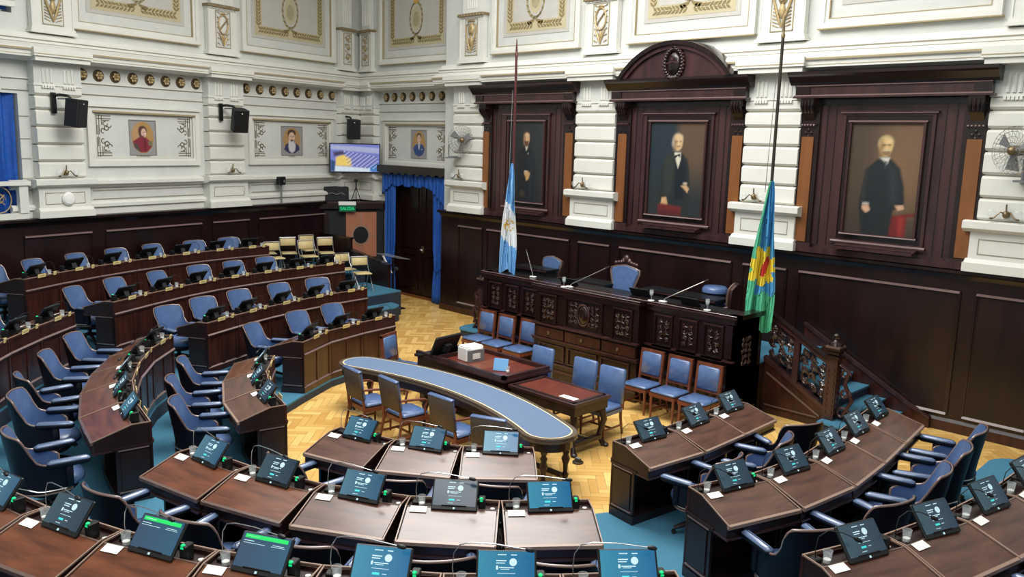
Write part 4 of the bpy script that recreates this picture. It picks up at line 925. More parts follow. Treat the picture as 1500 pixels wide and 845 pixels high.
def mic_kind(v):
    mb = MB(); mb.rbox(-.04,.04,-.035,.035,0,.025,.006,'black'); base = mb.mesh('base')
    if v == 0: path = [(0,0,.02),(-.01,0,.12),(.0,0,.22),(.04,-.01,.285),(.12,-.03,.31),(.28,-.06,.315),(.48,-.1,.3)]
    elif v == 1: path = [(0,0,.02),(-.02,-.01,.1),(-.01,-.02,.2),(.05,-.05,.25),(.14,-.1,.24),(.22,-.14,.2)]
    else: path = [(0,0,.02),(.0,.01,.12),(.04,.03,.22),(.1,.05,.3),(.18,.08,.36)]
    mb = MB(); mb.tube(path, .004, 'metal' if v == 0 else 'black_matt', 6); neck = mb.mesh('gooseneck', .9)
    p, q = Vector(path[-2]), Vector(path[-1]); d = (q-p).normalized()
    mb = MB(); mb.tube([q, q+d*.015, q+d*.05, q+d*.065], [.009,.016,.016,.008], 'black', 8); head = mb.mesh('head', .9)
    return [('base', base, []), ('gooseneck', neck, []), ('head', head, [])]
MIC = [mic_kind(0), mic_kind(1), mic_kind(2)]
mb = MB(); mb.lathe([(.028,0),(.036,.1),(.037,.1),(.034,.1),(.026,.006)], 'glass', 14); g_ = mb.mesh('glass', .8)
mb = MB(); mb.lathe([(.026,.006),(.028,.03),(.026,.032)], 'white', 12); mb.lathe([(.033,.092),(.0375,.1),(.0375,.103),(.035,.103)], 'white', 12) if False else None; w_ = mb.mesh('water', .8)
GLASS = [('tumbler', g_, []), ('water', w_, [])]
mb = MB(); mb.rbox(-.03,.03,-.045,.045,0,.12,.006,'black'); vb = mb.mesh('casing')
mb = MB(); mb.ell((-.004,-.03,.12),(.017,.017,.012),'led',8,5); mb.box(-.014,.01,-.048,-.044,.098,.112,'led'); vl = mb.mesh('green_light', .8)
VOTE = [('casing', vb, []), ('green_light', vl, [])]
mb = MB(); mb.rbox(-.03,.03,-.045,.045,0,.12,.006,'black'); VOTE_OFF = [('casing', vb, [])]
mb = MB(); mb.box(-.075,.075,-.038,.038,0,.003,'paper'); CARD = mb.mesh('card')
mb = MB(); mb.box(-.095,.095,-.004,.004,0,.065,'cream_plate'); mb.box(-.06,.06,.004,.0055,.025,.04,'gilt_shade_line'); PLATE = mb.mesh('name_plate')
mb = MB(); mb.box(-.035,.035,-.004,.004,0,.07,'cream_plate'); mb.box(-.012,.012,.004,.0055,.02,.045,'gilt_shade_line'); TAG = mb.mesh('number_tag')
mb = MB(); mb.lathe([(.02,0),(.02,.008),(.014,.01),(.014,.006),(.004,.006)], 'paper', 12); STICK = mb.mesh('sticker')

# ---------------------------------------------------------------- swivel armchair
def swivel_kind():
    a, b = .29, .29
    def hgt(s):
        if s < .34: return 1.01-.015*(s/.34)**3
        if s < .60: u = (s-.34)/.26; return .995-.31*(u*u*(3-2*u))
        u = (s-.60)/.4; return .685-.1*u
    def shell(off):
        def f(u, v):
            t = (u*2-1); th = t*math.radians(128); s = abs(t); h0 = .36; z = h0+(hgt(s)-h0)*v
            k = 1-.10*math.exp(-((z-.64)/.14)**2)*max(0,1-s*1.2) + .22*max(0,(z-.72))/.34*(1 if s < .5 else 0)*min(1,s*2.2)
            tilt = .17*max(0, z-.5)**1.1*max(0,math.cos(th*.7))
            x = (a+off)*math.copysign(abs(math.sin(th))**.75, math.sin(th))*k; y = -(b+off)*math.copysign(abs(math.cos(th))**.75, math.cos(th))*(1 if math.cos(th)>0 else .8)-tilt
            return (x, y, z)
        return f
    mb = MB(); fi, fo = shell(0), shell(.035)
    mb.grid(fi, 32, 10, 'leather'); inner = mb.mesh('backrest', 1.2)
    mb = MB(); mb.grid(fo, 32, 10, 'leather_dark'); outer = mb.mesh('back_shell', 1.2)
    mb = MB(); rim = [Vector(fi(i/40,1)).lerp(Vector(fo(i/40,1)),.5) for i in range(41)]
    rim = [Vector(fi(0,.2)).lerp(Vector(fo(0,.2)),.5)] + rim + [Vector(fi(1,.2)).lerp(Vector(fo(1,.2)),.5)]
    mb.tube(rim, .016, 'rim_wood', 8, flat=.8)
    low = [Vector(fo(i/30,.12)) for i in range(31)]; mb.tube(low, .008, 'metal', 5); rimm = mb.mesh('wood_rim', .9)
    mb = MB(); prof = [(.02,.36),(.24,.36),(.28,.39),(.285,.44),(.26,.485),(.15,.505),(.02,.51)]
    mb.lathe(prof, 'leather_mid', 24, c=(0,.06,0), sx=.95, sy=1.1); seat = mb.mesh('seat', 1.0)
    arms = []
    for s in (-1,1):
        mb = MB(); T = TR(s*.3,.1,.0,-s*.06)
        mb.rbox(-.045,.045,-.16,.26,.63,.70,.022,'leather_dark',T); mb.rbox(-.043,.043,-.158,.258,.66,.716,.024,'arm_leather',T); mb.rbox(-.022,.022,.02,.09,.4,.64,.008,'leather_dark',T); arms.append(mb.mesh('armrest', .9))
    mb = MB(); mb.lathe([(.2,.27),(.27,.33),(.27,.37)], 'desk_dark', 16, c=(0,.03,0)); mb.lathe([(.035,.12),(.035,.3)], 'dark_metal', 8)
    mb.tube([Vector(fo(i/20,.02)) for i in range(21)], .012, 'trim_wood', 6)
    for k in range(4):
        q = PI/4+k*PI/2; mb.tube([(0,0,.16),(.15*math.cos(q),.15*math.sin(q),.13),(.3*math.cos(q),.3*math.sin(q),.07)], [.035,.03,.022], 'desk_dark', 6)
    base = mb.mesh('base', .8); cast = []
    for k in range(4):
        q = PI/4+k*PI/2; mb = MB(); mb.lathe([(.012,-.012),(.028,-.012),(.028,.012),(.012,.012)], 'dark_metal', 10, TR(.3*math.cos(q),.3*math.sin(q),.03,q,PI/2)); cast.append(mb.mesh('caster', .6))
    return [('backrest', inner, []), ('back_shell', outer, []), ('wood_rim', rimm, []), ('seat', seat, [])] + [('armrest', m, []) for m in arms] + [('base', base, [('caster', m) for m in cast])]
SWIVEL = swivel_kind()

BLOCK = {'A': 'block by the curtained door', 'B': 'block at left edge', 'C': 'foreground block', 'D': 'block below right stairs'}
ROWN = {'1': 'front row', '2': 'second row', '3': 'third row', '4': 'back row'}
ZR = {'1': Z1, '2': Z2, '3': Z3, '4': Z4}
ORDW = {'A': 'from left', 'B': 'from viewer', 'C': 'from left', 'D': 'from viewer'}
rj = random.Random(21)
CHAIR_TURN = {('A1',0):.1,('B1',0):-.25,('B1',1):.0,('B1',2):.15,('B2',0):.12,('B2',1):-.15,('B2',2):.4,('B2',3):.1,('B2',4):.05,('D1',0):.15,('D1',2):-.5,('D1',1):.3}
SCREEN = {('C3',1):'d',('C3',2):'f',('C3',3):'f',('C1',2):'b',('C3',4):'b',('C3',5):'b',('C3',6):'b',('C2',2):'n',('C2',4):'b'}
for key in ROWS:
    blk, rn = key; pts = ROWS[key]; z = ZR[rn]; n = len(pts)-1
    for i in range(n):
        p, q = Vector(pts[i]), Vector(pts[i+1])
        cvec = Vector((-9.6, 9.5)); mid = (p+q)/2; e = (q-p)
        nrm = Vector((-e.y, e.x)).normalized()
        if nrm.dot(cvec-mid) < 0: nrm = -nrm
        rz = math.atan2(nrm.y, nrm.x)-PI/2
        wf = e.length; r_ = {'1':3.9,'2':5.7,'3':7.6,'4':9.5}[rn]
        fac = 1+.62/r_*(.35 if blk in 'C' or key == 'D1' else .95)
        idx = i
        pos = ORD[idx] + ' ' + ORDW[blk]
        where_ = pos + ', ' + ROWN[rn] + ', ' + BLOCK[blk]
        warm = key in ('C3','B2') or (key in ('C2',) and i < 2) or (key == 'B1' and i == 2)
        hide_desk = False
        inst(desk_things(wf, wf*fac, warm), 'legislator_desk', 'sloping wooden desk, ' + where_, 'desk', (mid.x,mid.y,z), rz, 'sloping wooden desks in curved rows')
        def at(x, y, zz): 
            c_, s_ = math.cos(rz), math.sin(rz); return (mid.x+x*c_-y*s_, mid.y+x*s_+y*c_, z+zz)
        k = wf/.85
        no_monitor = (key == 'A3' and i == 6) or False
        sk = SCREEN.get((key,i)) or ('d' if blk in 'D' or rj.random() < .35 else 'n')
        yaw = rj.uniform(-.08,.08)+(-.05)
        inst(MON[sk], 'desk_monitor', 'tilted monitor on desk ' + where_, 'monitor', at(.02*k,-.25,.905), rz+yaw, 'tilted monitors on the desks')
        v = 0 if blk == 'C' else 1
        inst(MIC[v], 'microphone', 'gooseneck microphone on desk ' + where_, 'microphone', at(-.345*k,-.06,.873), rz, 'gooseneck microphones on the desks')
        if not (key == 'C1' and i == 0): inst(GLASS, 'water_glass', 'water glass on desk ' + where_, 'glass', at(-.29*k,-.12,.873), rz, 'water glasses on the desks')
        green = blk in 'BC' or (key in ('D2',) and i == 0) or (blk == 'A' and i == 0)
        inst(VOTE if green else VOTE_OFF, 'voting_box', ('green-lit voting box, desk ' if green else 'unlit voting box, desk ') + where_, 'voting device', at(.265*k,-.14,.873), rz, 'small voting boxes on the desks')
        if blk in 'BCD':
            ys = -.245
            mono(CARD, 'paper_card', 'white card on desk ' + where_, 'card', at(-.3*k,ys,.897), 0, 'white cards on the desks', M=TR(*at(-.3*k,ys,.896), rz, .3))
        if blk in 'BCD': mono(STICK, 'call_button', 'round call button on desk ' + where_, 'button', at(.36*k,-.11,.872), rz, 'small round call buttons on the desks')
        if blk in 'AB':
            mono(PLATE, 'name_plate', 'cream name plate on desk ' + where_, 'name plate', at(.06,-.0,.9), 0, 'cream name plates on the desk fronts', M=TR(*at(.04,.012,.885), rz, -.15))
            mono(TAG, 'number_tag', 'small number tag on desk ' + where_, 'tag', None, 0, 'small number tags on the desk fronts', M=TR(*at(-.27*k,.012,.885), rz, -.15))
        # chair
        tw = CHAIR_TURN.get((key,i), rj.uniform(-.22,.22)); dy = (-.9 if rn == '4' else -1.0) + rj.uniform(-.05,.04)
        if key == 'A3' and i == 6: continue
        if key == 'A2' and i == 4 : pass
        cpos = Vector(at(rj.uniform(-.04,.04),dy,0)) + Vector({('B2',0):(.36,-.1,0),('B2',2):(.1,-.12,0),('B2',3):(.08,-.1,0),('B2',4):(.05,-.1,0)}.get((key,i),(0,0,0)))
        inst(SWIVEL, 'swivel_armchair', 'blue swivel armchair, desk ' + where_, 'chair', cpos, rz+tw, 'blue leather swivel armchairs')
# ---------------------------------------------------------------- dais
def scrolls(mb, w, h, y, mt, seed=0, r=.011, M=None, slope=0):
    rnd = random.Random(seed)
    def pt(x, z): return (x, y, z+slope*x)
    cell = .17 if r > .013 else .105
    nx = max(1, round(w/cell)); nz = max(1, round(h/cell))
    for i in range(nx):
        for j in range(nz):
            cx = -w/2+w*(i+.5)/nx; cz = -h/2+h*(j+.5)/nz; s = 1 if (i+j)%2 else -1; R = min(w/nx, h/nz)*.5; a0 = rnd.uniform(0,6.28)
            mb.tube([pt(cx+s*R*(1-k/13)*math.cos(a0+k*.55), cz+R*(1-k/13)*math.sin(a0+k*.55)) for k in range(12)], [r*1.2]*4+[r]*8, mt, 5, M)
            for k in range(3):
                a = a0+k*2.1; mb.tube([pt(cx+R*.3*math.cos(a), cz+R*.3*math.sin(a)), pt(cx+R*1.05*math.cos(a+.3), cz+R*1.05*math.sin(a+.3))], [r*1.6, r*.4], mt, 5, M)
            mb.ell(pt(cx,cz),(r*1.8,r*1.4,r*1.8),mt,6,4,M)
XD = -10.0
t = empty('presiding_dais', 'long dark carved wooden dais with projecting centre below the large portraits', 'dais', loc=(XD,0,0))
mb = MB()
for (x0,x1,y0) in ((-3.0,3.0,12.1),(-1.25,1.25,11.87)):
    mb.box(x0,x1,y0,12.9,0,1.76,'dark_wood'); mb.box(x0-.03,x1+.03,y0-.03,12.9,0,.14,'dark_wood'); mb.box(x0-.015,x1+.015,y0-.02,12.9,.14,.2,'frame_wood')
mb.box(-3.0,3.0,12.6,14.6,0,.88,'dark_wood'); 
ob('body', mb, t)
mb = MB(); mb.box(-2.98,2.98,12.9,14.6,.88,.9,'carpet'); ob('raised_floor', mb, t)
mb = MB()
for (x0,x1,y0) in ((-3.04,3.04,12.04),(-1.29,1.29,11.81)):
    mb.box(x0,x1,y0,y0+.22,1.74,1.82,'dark_wood'); mb.box(x0-.01,x1+.01,y0-.01,y0+.02,1.775,1.795,'frame_wood'); mb.box(x0+.02,x1-.02,y0+.01,y0+.1,1.68,1.74,'dark_wood'); mb.prism([(x0,y0+.0,1.8),(x0,y0+.025,1.825),(x0,y0+.05,1.8)],(x1-x0,0,0),'glint_wood')
mb.box(-3.04,-2.84,12.1,13.0,1.74,1.82,'dark_wood'); mb.box(2.84,3.04,12.1,13.0,1.74,1.82,'dark_wood'); mb.box(-2.9,2.9,12.2,12.85,1.7,1.765,'black')
mb.box(-3.0,-2.9,12.1,13.0,1.0,1.76,'dark_wood'); mb.box(2.9,3.0,12.1,13.0,0,1.76,'dark_wood')
ob('counter_top', mb, t)
def carved(x, y, z, w, h, seed, big=False):
    mb = MB(); frame_box(mb, -w/2-.05, w/2+.05, -h/2-.07, h/2+.05, .03, .03, 'dark_wood'); mb.box(-w/2-.06,w/2+.06,-.05,0,-h/2-.1,-h/2-.06,'frame_wood'); mb.box(-w/2-.05,w/2+.05,-.035,0,h/2+.04,h/2+.06,'frame_wood')
    scrolls(mb, w*.9, h*.9, -.012, 'carve_wood', seed, .0085)
    if big:
        mb.ell((0,-.03,0),(.12,.03,.17),'dark_wood',12,6); mb.tube([(.14*math.cos(a),-.03,.2*math.sin(a)) for a in [2*PI*i/16 for i in range(17)]], .018, 'frame_wood', 6)
    ob('carved_panel', mb, t, TR(x, y, z), smooth=.9)
for k in range(3):
    carved(-2.62+k*.5, 12.1, 1.35, .28, .44, k); carved(1.62+k*.5, 12.1, 1.35, .28, .44, 5+k)
carved(-.9, 11.87, 1.36, .34, .46, 9); carved(.0, 11.87, 1.38, .8, .46, 10, True); carved(.9, 11.87, 1.36, .34, .46, 11)
for (x,w) in ((-.83,.72),(.0,.86),(.85,.76)):
    mb = MB(); mb.box(x-w/2,x+w/2,11.83,11.9,.8,1.0,'desk_wood'); frame_box(mb, x-w/2+.02, x+w/2-.02, .82, .98, .015, -11.82, 'trim_wood', y=11.84) if False else None
    dr = ob('drawer', mb, t, bevel=.006)
    mb = MB(); mb.cbox(x,11.82,.9,.05,.02,.06,'bronze'); mb.tube([(x-.02,11.81,.9),(x,11.8,.87),(x+.02,11.81,.9)],.006,'bronze',5); ob('drawer_pull', mb, dr)
mb = MB()
for (z, d) in ((1.04,.07),(.76,.06),(.72,.03),(.3,.05)): mb.box(-1.28,1.28,11.87-d,11.9,z,z+.03,'frame_wood')
for s in (-1,1):
    for (z, d) in ((1.04,.05),(.3,.05)): mb.box(s*1.25,s*3.02,12.1-d,12.13,z,z+.03,'frame_wood')
    mb.box(s*2.86,s*2.98,12.07,12.1,1.1,1.66,'dark_wood')
for (x0,x1) in ((-1.1,-.45),(-.35,.35),(.45,1.1)): frame_box(mb, x0, x1, .36, .68, .02, -11.84, 'frame_wood', y=11.88)
ob('mouldings', mb, t)
mb = MB(); scrolls(mb, .3, .5, 0, 'frame_wood', 33, .01); ob('side_carving', mb, t, TR(3.01,12.5,1.2,PI/2))

def stairs(s, lab):      # s=+1 right flight, -1 left flight
    t = empty('staircase', 'teal carpeted side stairs ' + lab, 'stairs', loc=(XD,0,0))
    n = 6
    for k in range(n):
        x0 = 3.0+(n-1-k)*.27; 
        mb = MB(); z = .17*(k+1)
        if k == 0:
            poly = [(s*(3.0),12.95),(s*(4.75),12.95)] ; pts = [(s*4.1,12.95),(s*4.62,12.9),(s*4.78,13.05),(s*4.85,13.3),(s*4.85,14.6),(s*3.0,14.6),(s*3.0,13.4),(s*4.1,13.4)]
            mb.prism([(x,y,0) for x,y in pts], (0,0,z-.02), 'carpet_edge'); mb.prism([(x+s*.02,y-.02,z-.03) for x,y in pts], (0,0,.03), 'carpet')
        else:
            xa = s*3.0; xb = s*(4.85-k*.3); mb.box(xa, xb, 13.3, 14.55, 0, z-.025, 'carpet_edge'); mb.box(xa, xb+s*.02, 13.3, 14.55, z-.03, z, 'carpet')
        ob('step', mb, t)
    mb = MB(); mb.prism([(s*3.0,14.55,0),(s*5.3,14.55,0),(s*5.3,14.55,.16),(s*4.95,14.55,.3),(s*3.0,14.55,1.35)], (0,.08,0), 'desk_wood')
    mb.prism([(s*3.0,14.52,1.35),(s*4.95,14.52,.3),(s*5.3,14.52,.16),(s*5.3,14.52,.2),(s*4.95,14.52,.35),(s*3.0,14.52,1.41)], (0,.1,0), 'frame_wood'); ob('wall_skirting', mb, t)
    t = empty('stair_balustrade', 'carved openwork wooden balustrade with turned newel post ' + lab, 'balustrade', loc=(XD,13.22,0))
    xn = s*4.2
    sl = lambda x: (abs(x)-3.0)/(4.2-3.0)
    def zz(x, za, zb): return za+(zb-za)*sl(x)
    mb = MB(); za, zb = .98, .3
    mb.prism([(s*2.98,-.04,0),(s*4.2,-.04,0),(s*4.2,-.04,.3),(s*2.98,-.04,.98)], (0,.08,0), 'desk_wood'); mb.prism([(s*2.98,-.06,.92),(s*4.2,-.06,.24),(s*4.2,-.06,.32),(s*2.98,-.06,1.0)], (0,.12,0), 'frame_wood')
    mb.prism([(s*3.05,-.06,.7),(s*4.05,-.06,.16),(s*4.05,-.06,.19),(s*3.05,-.06,.73)], (0,.02,0), 'trim_wood'); mb.box(s*3.05,s*4.0,-.055,-.03,.14,.16,'trim_wood'); mb.box(s*2.98,s*4.2,-.06,.06,0,.1,'desk_wood')
    ob('string_panel', mb, t)
    mb = MB(); mb.prism([(s*2.98,-.06,1.7),(s*4.2,-.06,1.02),(s*4.2,-.06,1.1),(s*2.98,-.06,1.78)], (0,.12,0), 'frame_wood'); mb.prism([(s*2.98,-.08,1.77),(s*4.2,-.08,1.09),(s*4.2,-.08,1.12),(s*2.98,-.08,1.8)], (0,.16,0), 'dark_wood'); ob('handrail', mb, t)
    for (a,b) in ((3.02,3.5),(3.62,4.1)):
        mb = MB(); xm = s*(a+b)/2; m = -(.68/1.22)*s
        zc = zz(xm,1.35,.67)
        scrolls(mb, b-a, .6, 0, 'carve_wood', int(a*10), .019, TR(xm,0,zc), slope=m)
        ob('openwork_panel', mb, t, smooth=.9)
    mb = MB(); mb.prism([(s*3.5,-.04,zz(3.5,.98,.3)),(s*3.6,-.04,zz(3.6,.98,.3)),(s*3.6,-.04,zz(3.6,1.72,1.04)),(s*3.5,-.04,zz(3.5,1.72,1.04))], (0,.08,0), 'frame_wood'); ob('mid_post', mb, t)
    mb = MB(); x = xn
    mb.box(x-.09,x+.09,-.09,.09,0,1.22,'frame_wood'); mb.box(x-.13,x+.13,-.13,.13,0,.14,'dark_wood')
    for k in range(8):
        for q in (-.05,.05): mb.cbox(x+q,-.094,.3+k*.1,.03,.02,.05,'frame_wood'); mb.cbox(x+.094,q,.3+k*.1,.02,.03,.05,'frame_wood')
    for (z,r) in ((1.2,.12),(1.27,.1),(1.33,.13)): mb.box(x-r,x+r,-r,r,z,z+.04,'dark_wood')
    mb.prism([(x-.12,-.12,1.37),(x+.12,-.12,1.37),(x+.12,.12,1.37),(x-.12,.12,1.37)], (0,0,.03), 'trim_wood'); mb.lathe([(.12,0),(.1,.05),(.05,.08),(.04,.1),(.06,.13),(.06,.17),(.03,.2)], 'dark_wood', 10, c=(x,0,1.4))
    ob('newel_post', mb, t, smooth=.6)
    mb = MB()   # scrolled foot outside the newel
    for (cx,cz,R) in ((.2,.3,.12),(.22,.62,.1),(.2,.95,.09)):
        mb.tube([(x+s*(cx+R*(1-k/14)*math.cos(k*.6)), 0, cz+R*(1-k/14)*math.sin(k*.6)) for k in range(13)], .026, 'frame_wood', 6)
    mb.tube([(x+s*.1,0,1.1),(x+s*.26,0,1.0),(x+s*.2,0,.8),(x+s*.34,0,.55),(x+s*.22,0,.3),(x+s*.36,0,.1)], .035, 'frame_wood', 7); ob('scroll_bracket', mb, t, smooth=.9)
stairs(1, 'at the right end of the dais'); stairs(-1, 'at the left end of the dais')

# low desks, chairs and small things on the dais
def carved_chair(name, label, x, y, rz, crest=False, h=1.25):
    t = empty(name, label, 'chair', loc=(x,y,.9), rz=rz)
    if crest: t.scale = (1.15,1.1,1.02)
    T = TR(0,-.2,.55,0,.12)
    out = [(-.26,0),(-.22,.12),(-.24,.3),(-.31,.52),(-.3,.6),(-.18,.64),(0,.67),(.18,.64),(.3,.6),(.31,.52),(.24,.3),(.22,.12),(.26,0)]
    mb = MB(); mb.prism([(p[0]*.92,.03,p[1]*.98+.01) for p in out], (0,.05,0), 'leather', T); ob('backrest', mb, t, bevel=.015)
    mb = MB(); mb.prism([(p[0],-.02,p[1]) for p in out], (0,.05,0), 'frame_wood', T); mb.tube([(p[0],.05,p[1]) for p in out]+[(-.26,.05,0)], .022, 'trim_wood', 6, T)
    if crest:
        for k in range(-4,5): mb.ell((k*.055,.05,.7+.05*(1-abs(k)/4)),(.045,.035,.04),'frame_wood',7,4,T)
        mb.ell((0,.06,.8),(.06,.04,.08),'frame_wood',8,5,T); mb.ell((-.06,.05,.76),(.04,.03,.05),'trim_wood',6,4,T); mb.ell((.06,.05,.76),(.04,.03,.05),'trim_wood',6,4,T)
    ob('carved_frame', mb, t, smooth=.8)
    mb = MB(); mb.rbox(-.28,.28,-.26,.28,.4,.52,.04,'leather_mid'); ob('seat', mb, t, smooth=.9)
    for s in (-1,1):
        mb = MB(); mb.tube([(s*.27,-.22,.82),(s*.31,.0,.76),(s*.31,.2,.74),(s*.3,.26,.68),(s*.28,.24,.5)], .025, 'frame_wood', 7); mb.rbox(s*.31-.03,s*.31+.03,-.12,.16,.76,.8,.01,'leather_mid'); ob('armrest', mb, t, smooth=.9)
    for sx in (-1,1):
        for sy in (-1,1):
            mb = MB(); mb.tube([(sx*.23,sy*.22,.42),(sx*.25,sy*.25,.2),(sx*.24,sy*.26,0)], [.03,.022,.025], 'frame_wood', 7); ob('leg', mb, t, smooth=.9)
carved_chair('presiding_chair', 'blue leather high chair with carved wooden crest in the middle of the dais', -10.3, 13.2, PI, True)
carved_chair('dais_armchair', 'blue leather carved armchair on the left part of the dais', -12.2, 13.1, PI-.15)
carved_chair('dais_armchair', 'blue leather carved armchair turned sideways at the right end of the dais', -8.05, 13.35, PI/2+.25)
t = empty('dais_stool', 'round blue upholstered stool standing behind the right part of the dais', 'stool', loc=(-8.55,13.95,.9))
mb = MB(); mb.lathe([(.2,.88),(.24,.91),(.24,.98),(.2,1.02),(.05,1.03)], 'leather', 20); ob('seat', mb, t, smooth=.9)
mb = MB(); mb.lathe([(.2,.0),(.2,.88)], 'black', 12); ob('base', mb, t, smooth=.6)
for (x,y,w,d,zt,lab) in ((-12.35,13.0,1.0,.4,1.9,'black folding music-stand board at the left end of the dais'),(-11.0,13.35,.9,.5,1.75,'low black side desk left of the presiding chair'),(-8.95,13.5,1.7,.5,1.78,'long low black side desk right of the presiding chair')):
    t = empty('side_desk', lab, 'desk', loc=(x,y,0))
    mb = MB(); mb.box(-w/2,w/2,-d/2,d/2,zt-.04,zt,'black'); mb.box(-w/2,w/2,-d/2-.01,-d/2,zt-.045,zt-.02,'frame_wood'); ob('top', mb, t)
    mb = MB(); mb.box(-w/2+.04,w/2-.04,-d/2+.06,d/2-.04,1.02,zt-.04,'black_matt'); ob('cabinet', mb, t)
def goblet(x, y, lab):
    t = empty('goblet', lab, 'glass', loc=(x,y,1.82), group='stemmed glasses on the dais')
    mb = MB(); mb.lathe([(.045,0),(.04,.008),(.006,.015),(.006,.08),(.03,.1),(.038,.14),(.034,.19),(.033,.19),(.03,.12)], 'glass', 14); ob('bowl', mb, t, smooth=.9)
    mb = MB(); mb.lathe([(.02,.1),(.031,.14),(.031,.142)], 'water', 10); ob('water', mb, t); mb = MB(); mb.lathe([(.06,0),(.06,.006)], 'white', 14); ob('coaster', mb, t)
goblet(-10.6,11.95,'stemmed water glass on the dais left of the presiding chair'); goblet(-8.72,12.16,'stemmed water glass on the dais right of the presiding chair'); goblet(-7.6,12.2,'stemmed water glass on the dais near its right end')
def long_mic(x, y, dx, dz, lab, dy=0):
    t = empty('dais_microphone', lab, 'microphone', loc=(x,y,1.82), group='long gooseneck microphones on the dais')
    mb = MB(); mb.rbox(-.07,.07,-.04,.04,0,.025,.008,'white'); ob('base', mb, t)
    mb = MB(); mb.tube([(0,0,.02),(dx*.1,0,.08),(dx*.5,dy*.5,dz*.55),(dx,dy,dz)], .009, 'metal', 6); ob('gooseneck', mb, t, smooth=.9)
    mb = MB(); mb.tube([(dx,dy,dz),(dx*1.1,dy*1.1,dz*1.08)], .018, 'black', 7); ob('head', mb, t)
long_mic(-10.5,12.0,.62,.42,'long gooseneck microphone leaning right, on the dais left of the presiding chair',.3); long_mic(-8.5,12.2,.62,.42,'long gooseneck microphone leaning right, on the dais right of the presiding chair',.3); long_mic(-11.75,12.3,-.2,.5,'long gooseneck microphone leaning left at the left armchair of the dais')
for (x,y,rz,lab) in ((-10.75,12.2,.1,'folded dark laptop on the dais near the left long microphone'),(-9.2,12.4,.1,'dark laptop on the dais right of the presiding chair'),(-8.1,12.35,-.05,'dark laptop on the dais near the right armchair')):
    t = empty('dais_laptop', lab, 'laptop', loc=(x,y,1.765), rz=rz, group='dark laptops on the dais')
    mb = MB(); mb.rbox(-.2,.2,-.14,.14,0,.02,.005,'black'); ob('keyboard_base', mb, t); mb = MB(); mb.box(-.2,.2,-.005,.005,0,.2,'black_matt'); ob('lid', mb, t, TR(0,.14,.02,PI*0,-.5+1.2))

# ---------------------------------------------------------------- upholstered chairs and tables in the well
def side_chair_kind(full=False, dark=False):
    mb = MB(); mb.rbox(-.25,.25,-.22,.25,.44,.5,.025,'leather'); mb.ell((0,.015,.495),(.22,.21,.03),'leather',16,6); mb.box(-.25,.25,-.22,.245,.385,.445,'chair_wood' if not full else 'leather_mid'); seat = mb.mesh('seat', .9)
    T = TR(0,-.22,.5,0,.1)
    mb = MB()
    if not full:
        mb.box(-.24,-.2,-.025,.02,-.06,.52,'chair_wood',T); mb.box(.2,.24,-.025,.02,-.06,.52,'chair_wood',T); mb.box(-.24,.24,-.025,.02,.48,.53,'chair_wood',T); mb.box(-.2,.2,-.02,.015,.05,.09,'chair_wood',T)
        frame = mb.mesh('back_frame')
        mb = MB(); mb.rbox(-.2,.2,-.03,.04,.09,.48,.02,'leather',T); back = mb.mesh('backrest', .9)
    else:
        mb.rbox(-.24,.24,-.05,.03,-.02,.55,.02,'leather',T); back = mb.mesh('backrest', .9); frame = None
    legs = []
    for sx in (-1,1):
        mb = MB(); mb.tube([(sx*.22,.22,.4),(sx*.22,.22,0)], [.026,.017], 'chair_wood', 6); legs.append(mb.mesh('leg', .8))
        mb = MB(); mb.tube([(sx*.22,-.22,.5),(sx*.22,-.22,.3),(sx*.22,-.28,0)], [.024,.024,.018], 'chair_wood', 6); legs.append(mb.mesh('leg', .8))
    mb = MB()
    for s in (-1,1): mb.box(s*.22-.01,s*.22+.01,-.22,.22,.14,.165,'chair_wood')
    mb.box(-.22,.22,-.01,.01,.14,.165,'chair_wood'); stret = mb.mesh('stretcher')
    return [('seat', seat, []), ('backrest', back, [])] + ([('back_frame', frame, [])] if frame else []) + [('leg', l, []) for l in legs] + [('stretcher', stret, [])]
SIDE = side_chair_kind(); FULL = side_chair_kind(True)
for i, (x,y) in enumerate(((-8.42,11.62),(-7.83,11.6),(-7.25,11.58))):
    inst(SIDE, 'upholstered_chair', ['leftmost','middle','rightmost'][i] + ' of the three blue upholstered chairs in front of the right half of the dais', 'chair', (x,y,0), PI, 'blue upholstered chairs against the dais')
for i, (x,y) in enumerate(((-12.72,11.72),(-12.12,11.7),(-11.5,11.72))):
    inst(SIDE, 'upholstered_chair', ['leftmost','middle','rightmost'][i] + ' of the three blue upholstered chairs in front of the left half of the dais', 'chair', (x,y,0), PI, 'blue upholstered chairs against the dais')
inst(SIDE, 'upholstered_chair', 'single blue upholstered chair at the left end of the clerks table', 'chair', (-11.98,9.15,0), -PI/2+.35)
inst(FULL, 'clerk_chair', 'blue fully upholstered chair behind the clerks table, beside the folder', 'chair', (-9.7,10.2,0), PI)
inst(FULL, 'clerk_chair', 'blue fully upholstered chair behind the small table, left of the pair', 'chair', (-8.7,10.15,0), PI)
inst(FULL, 'clerk_chair', 'blue fully upholstered chair behind the small table, right of the pair', 'chair', (-8.08,10.1,0), PI+.05)
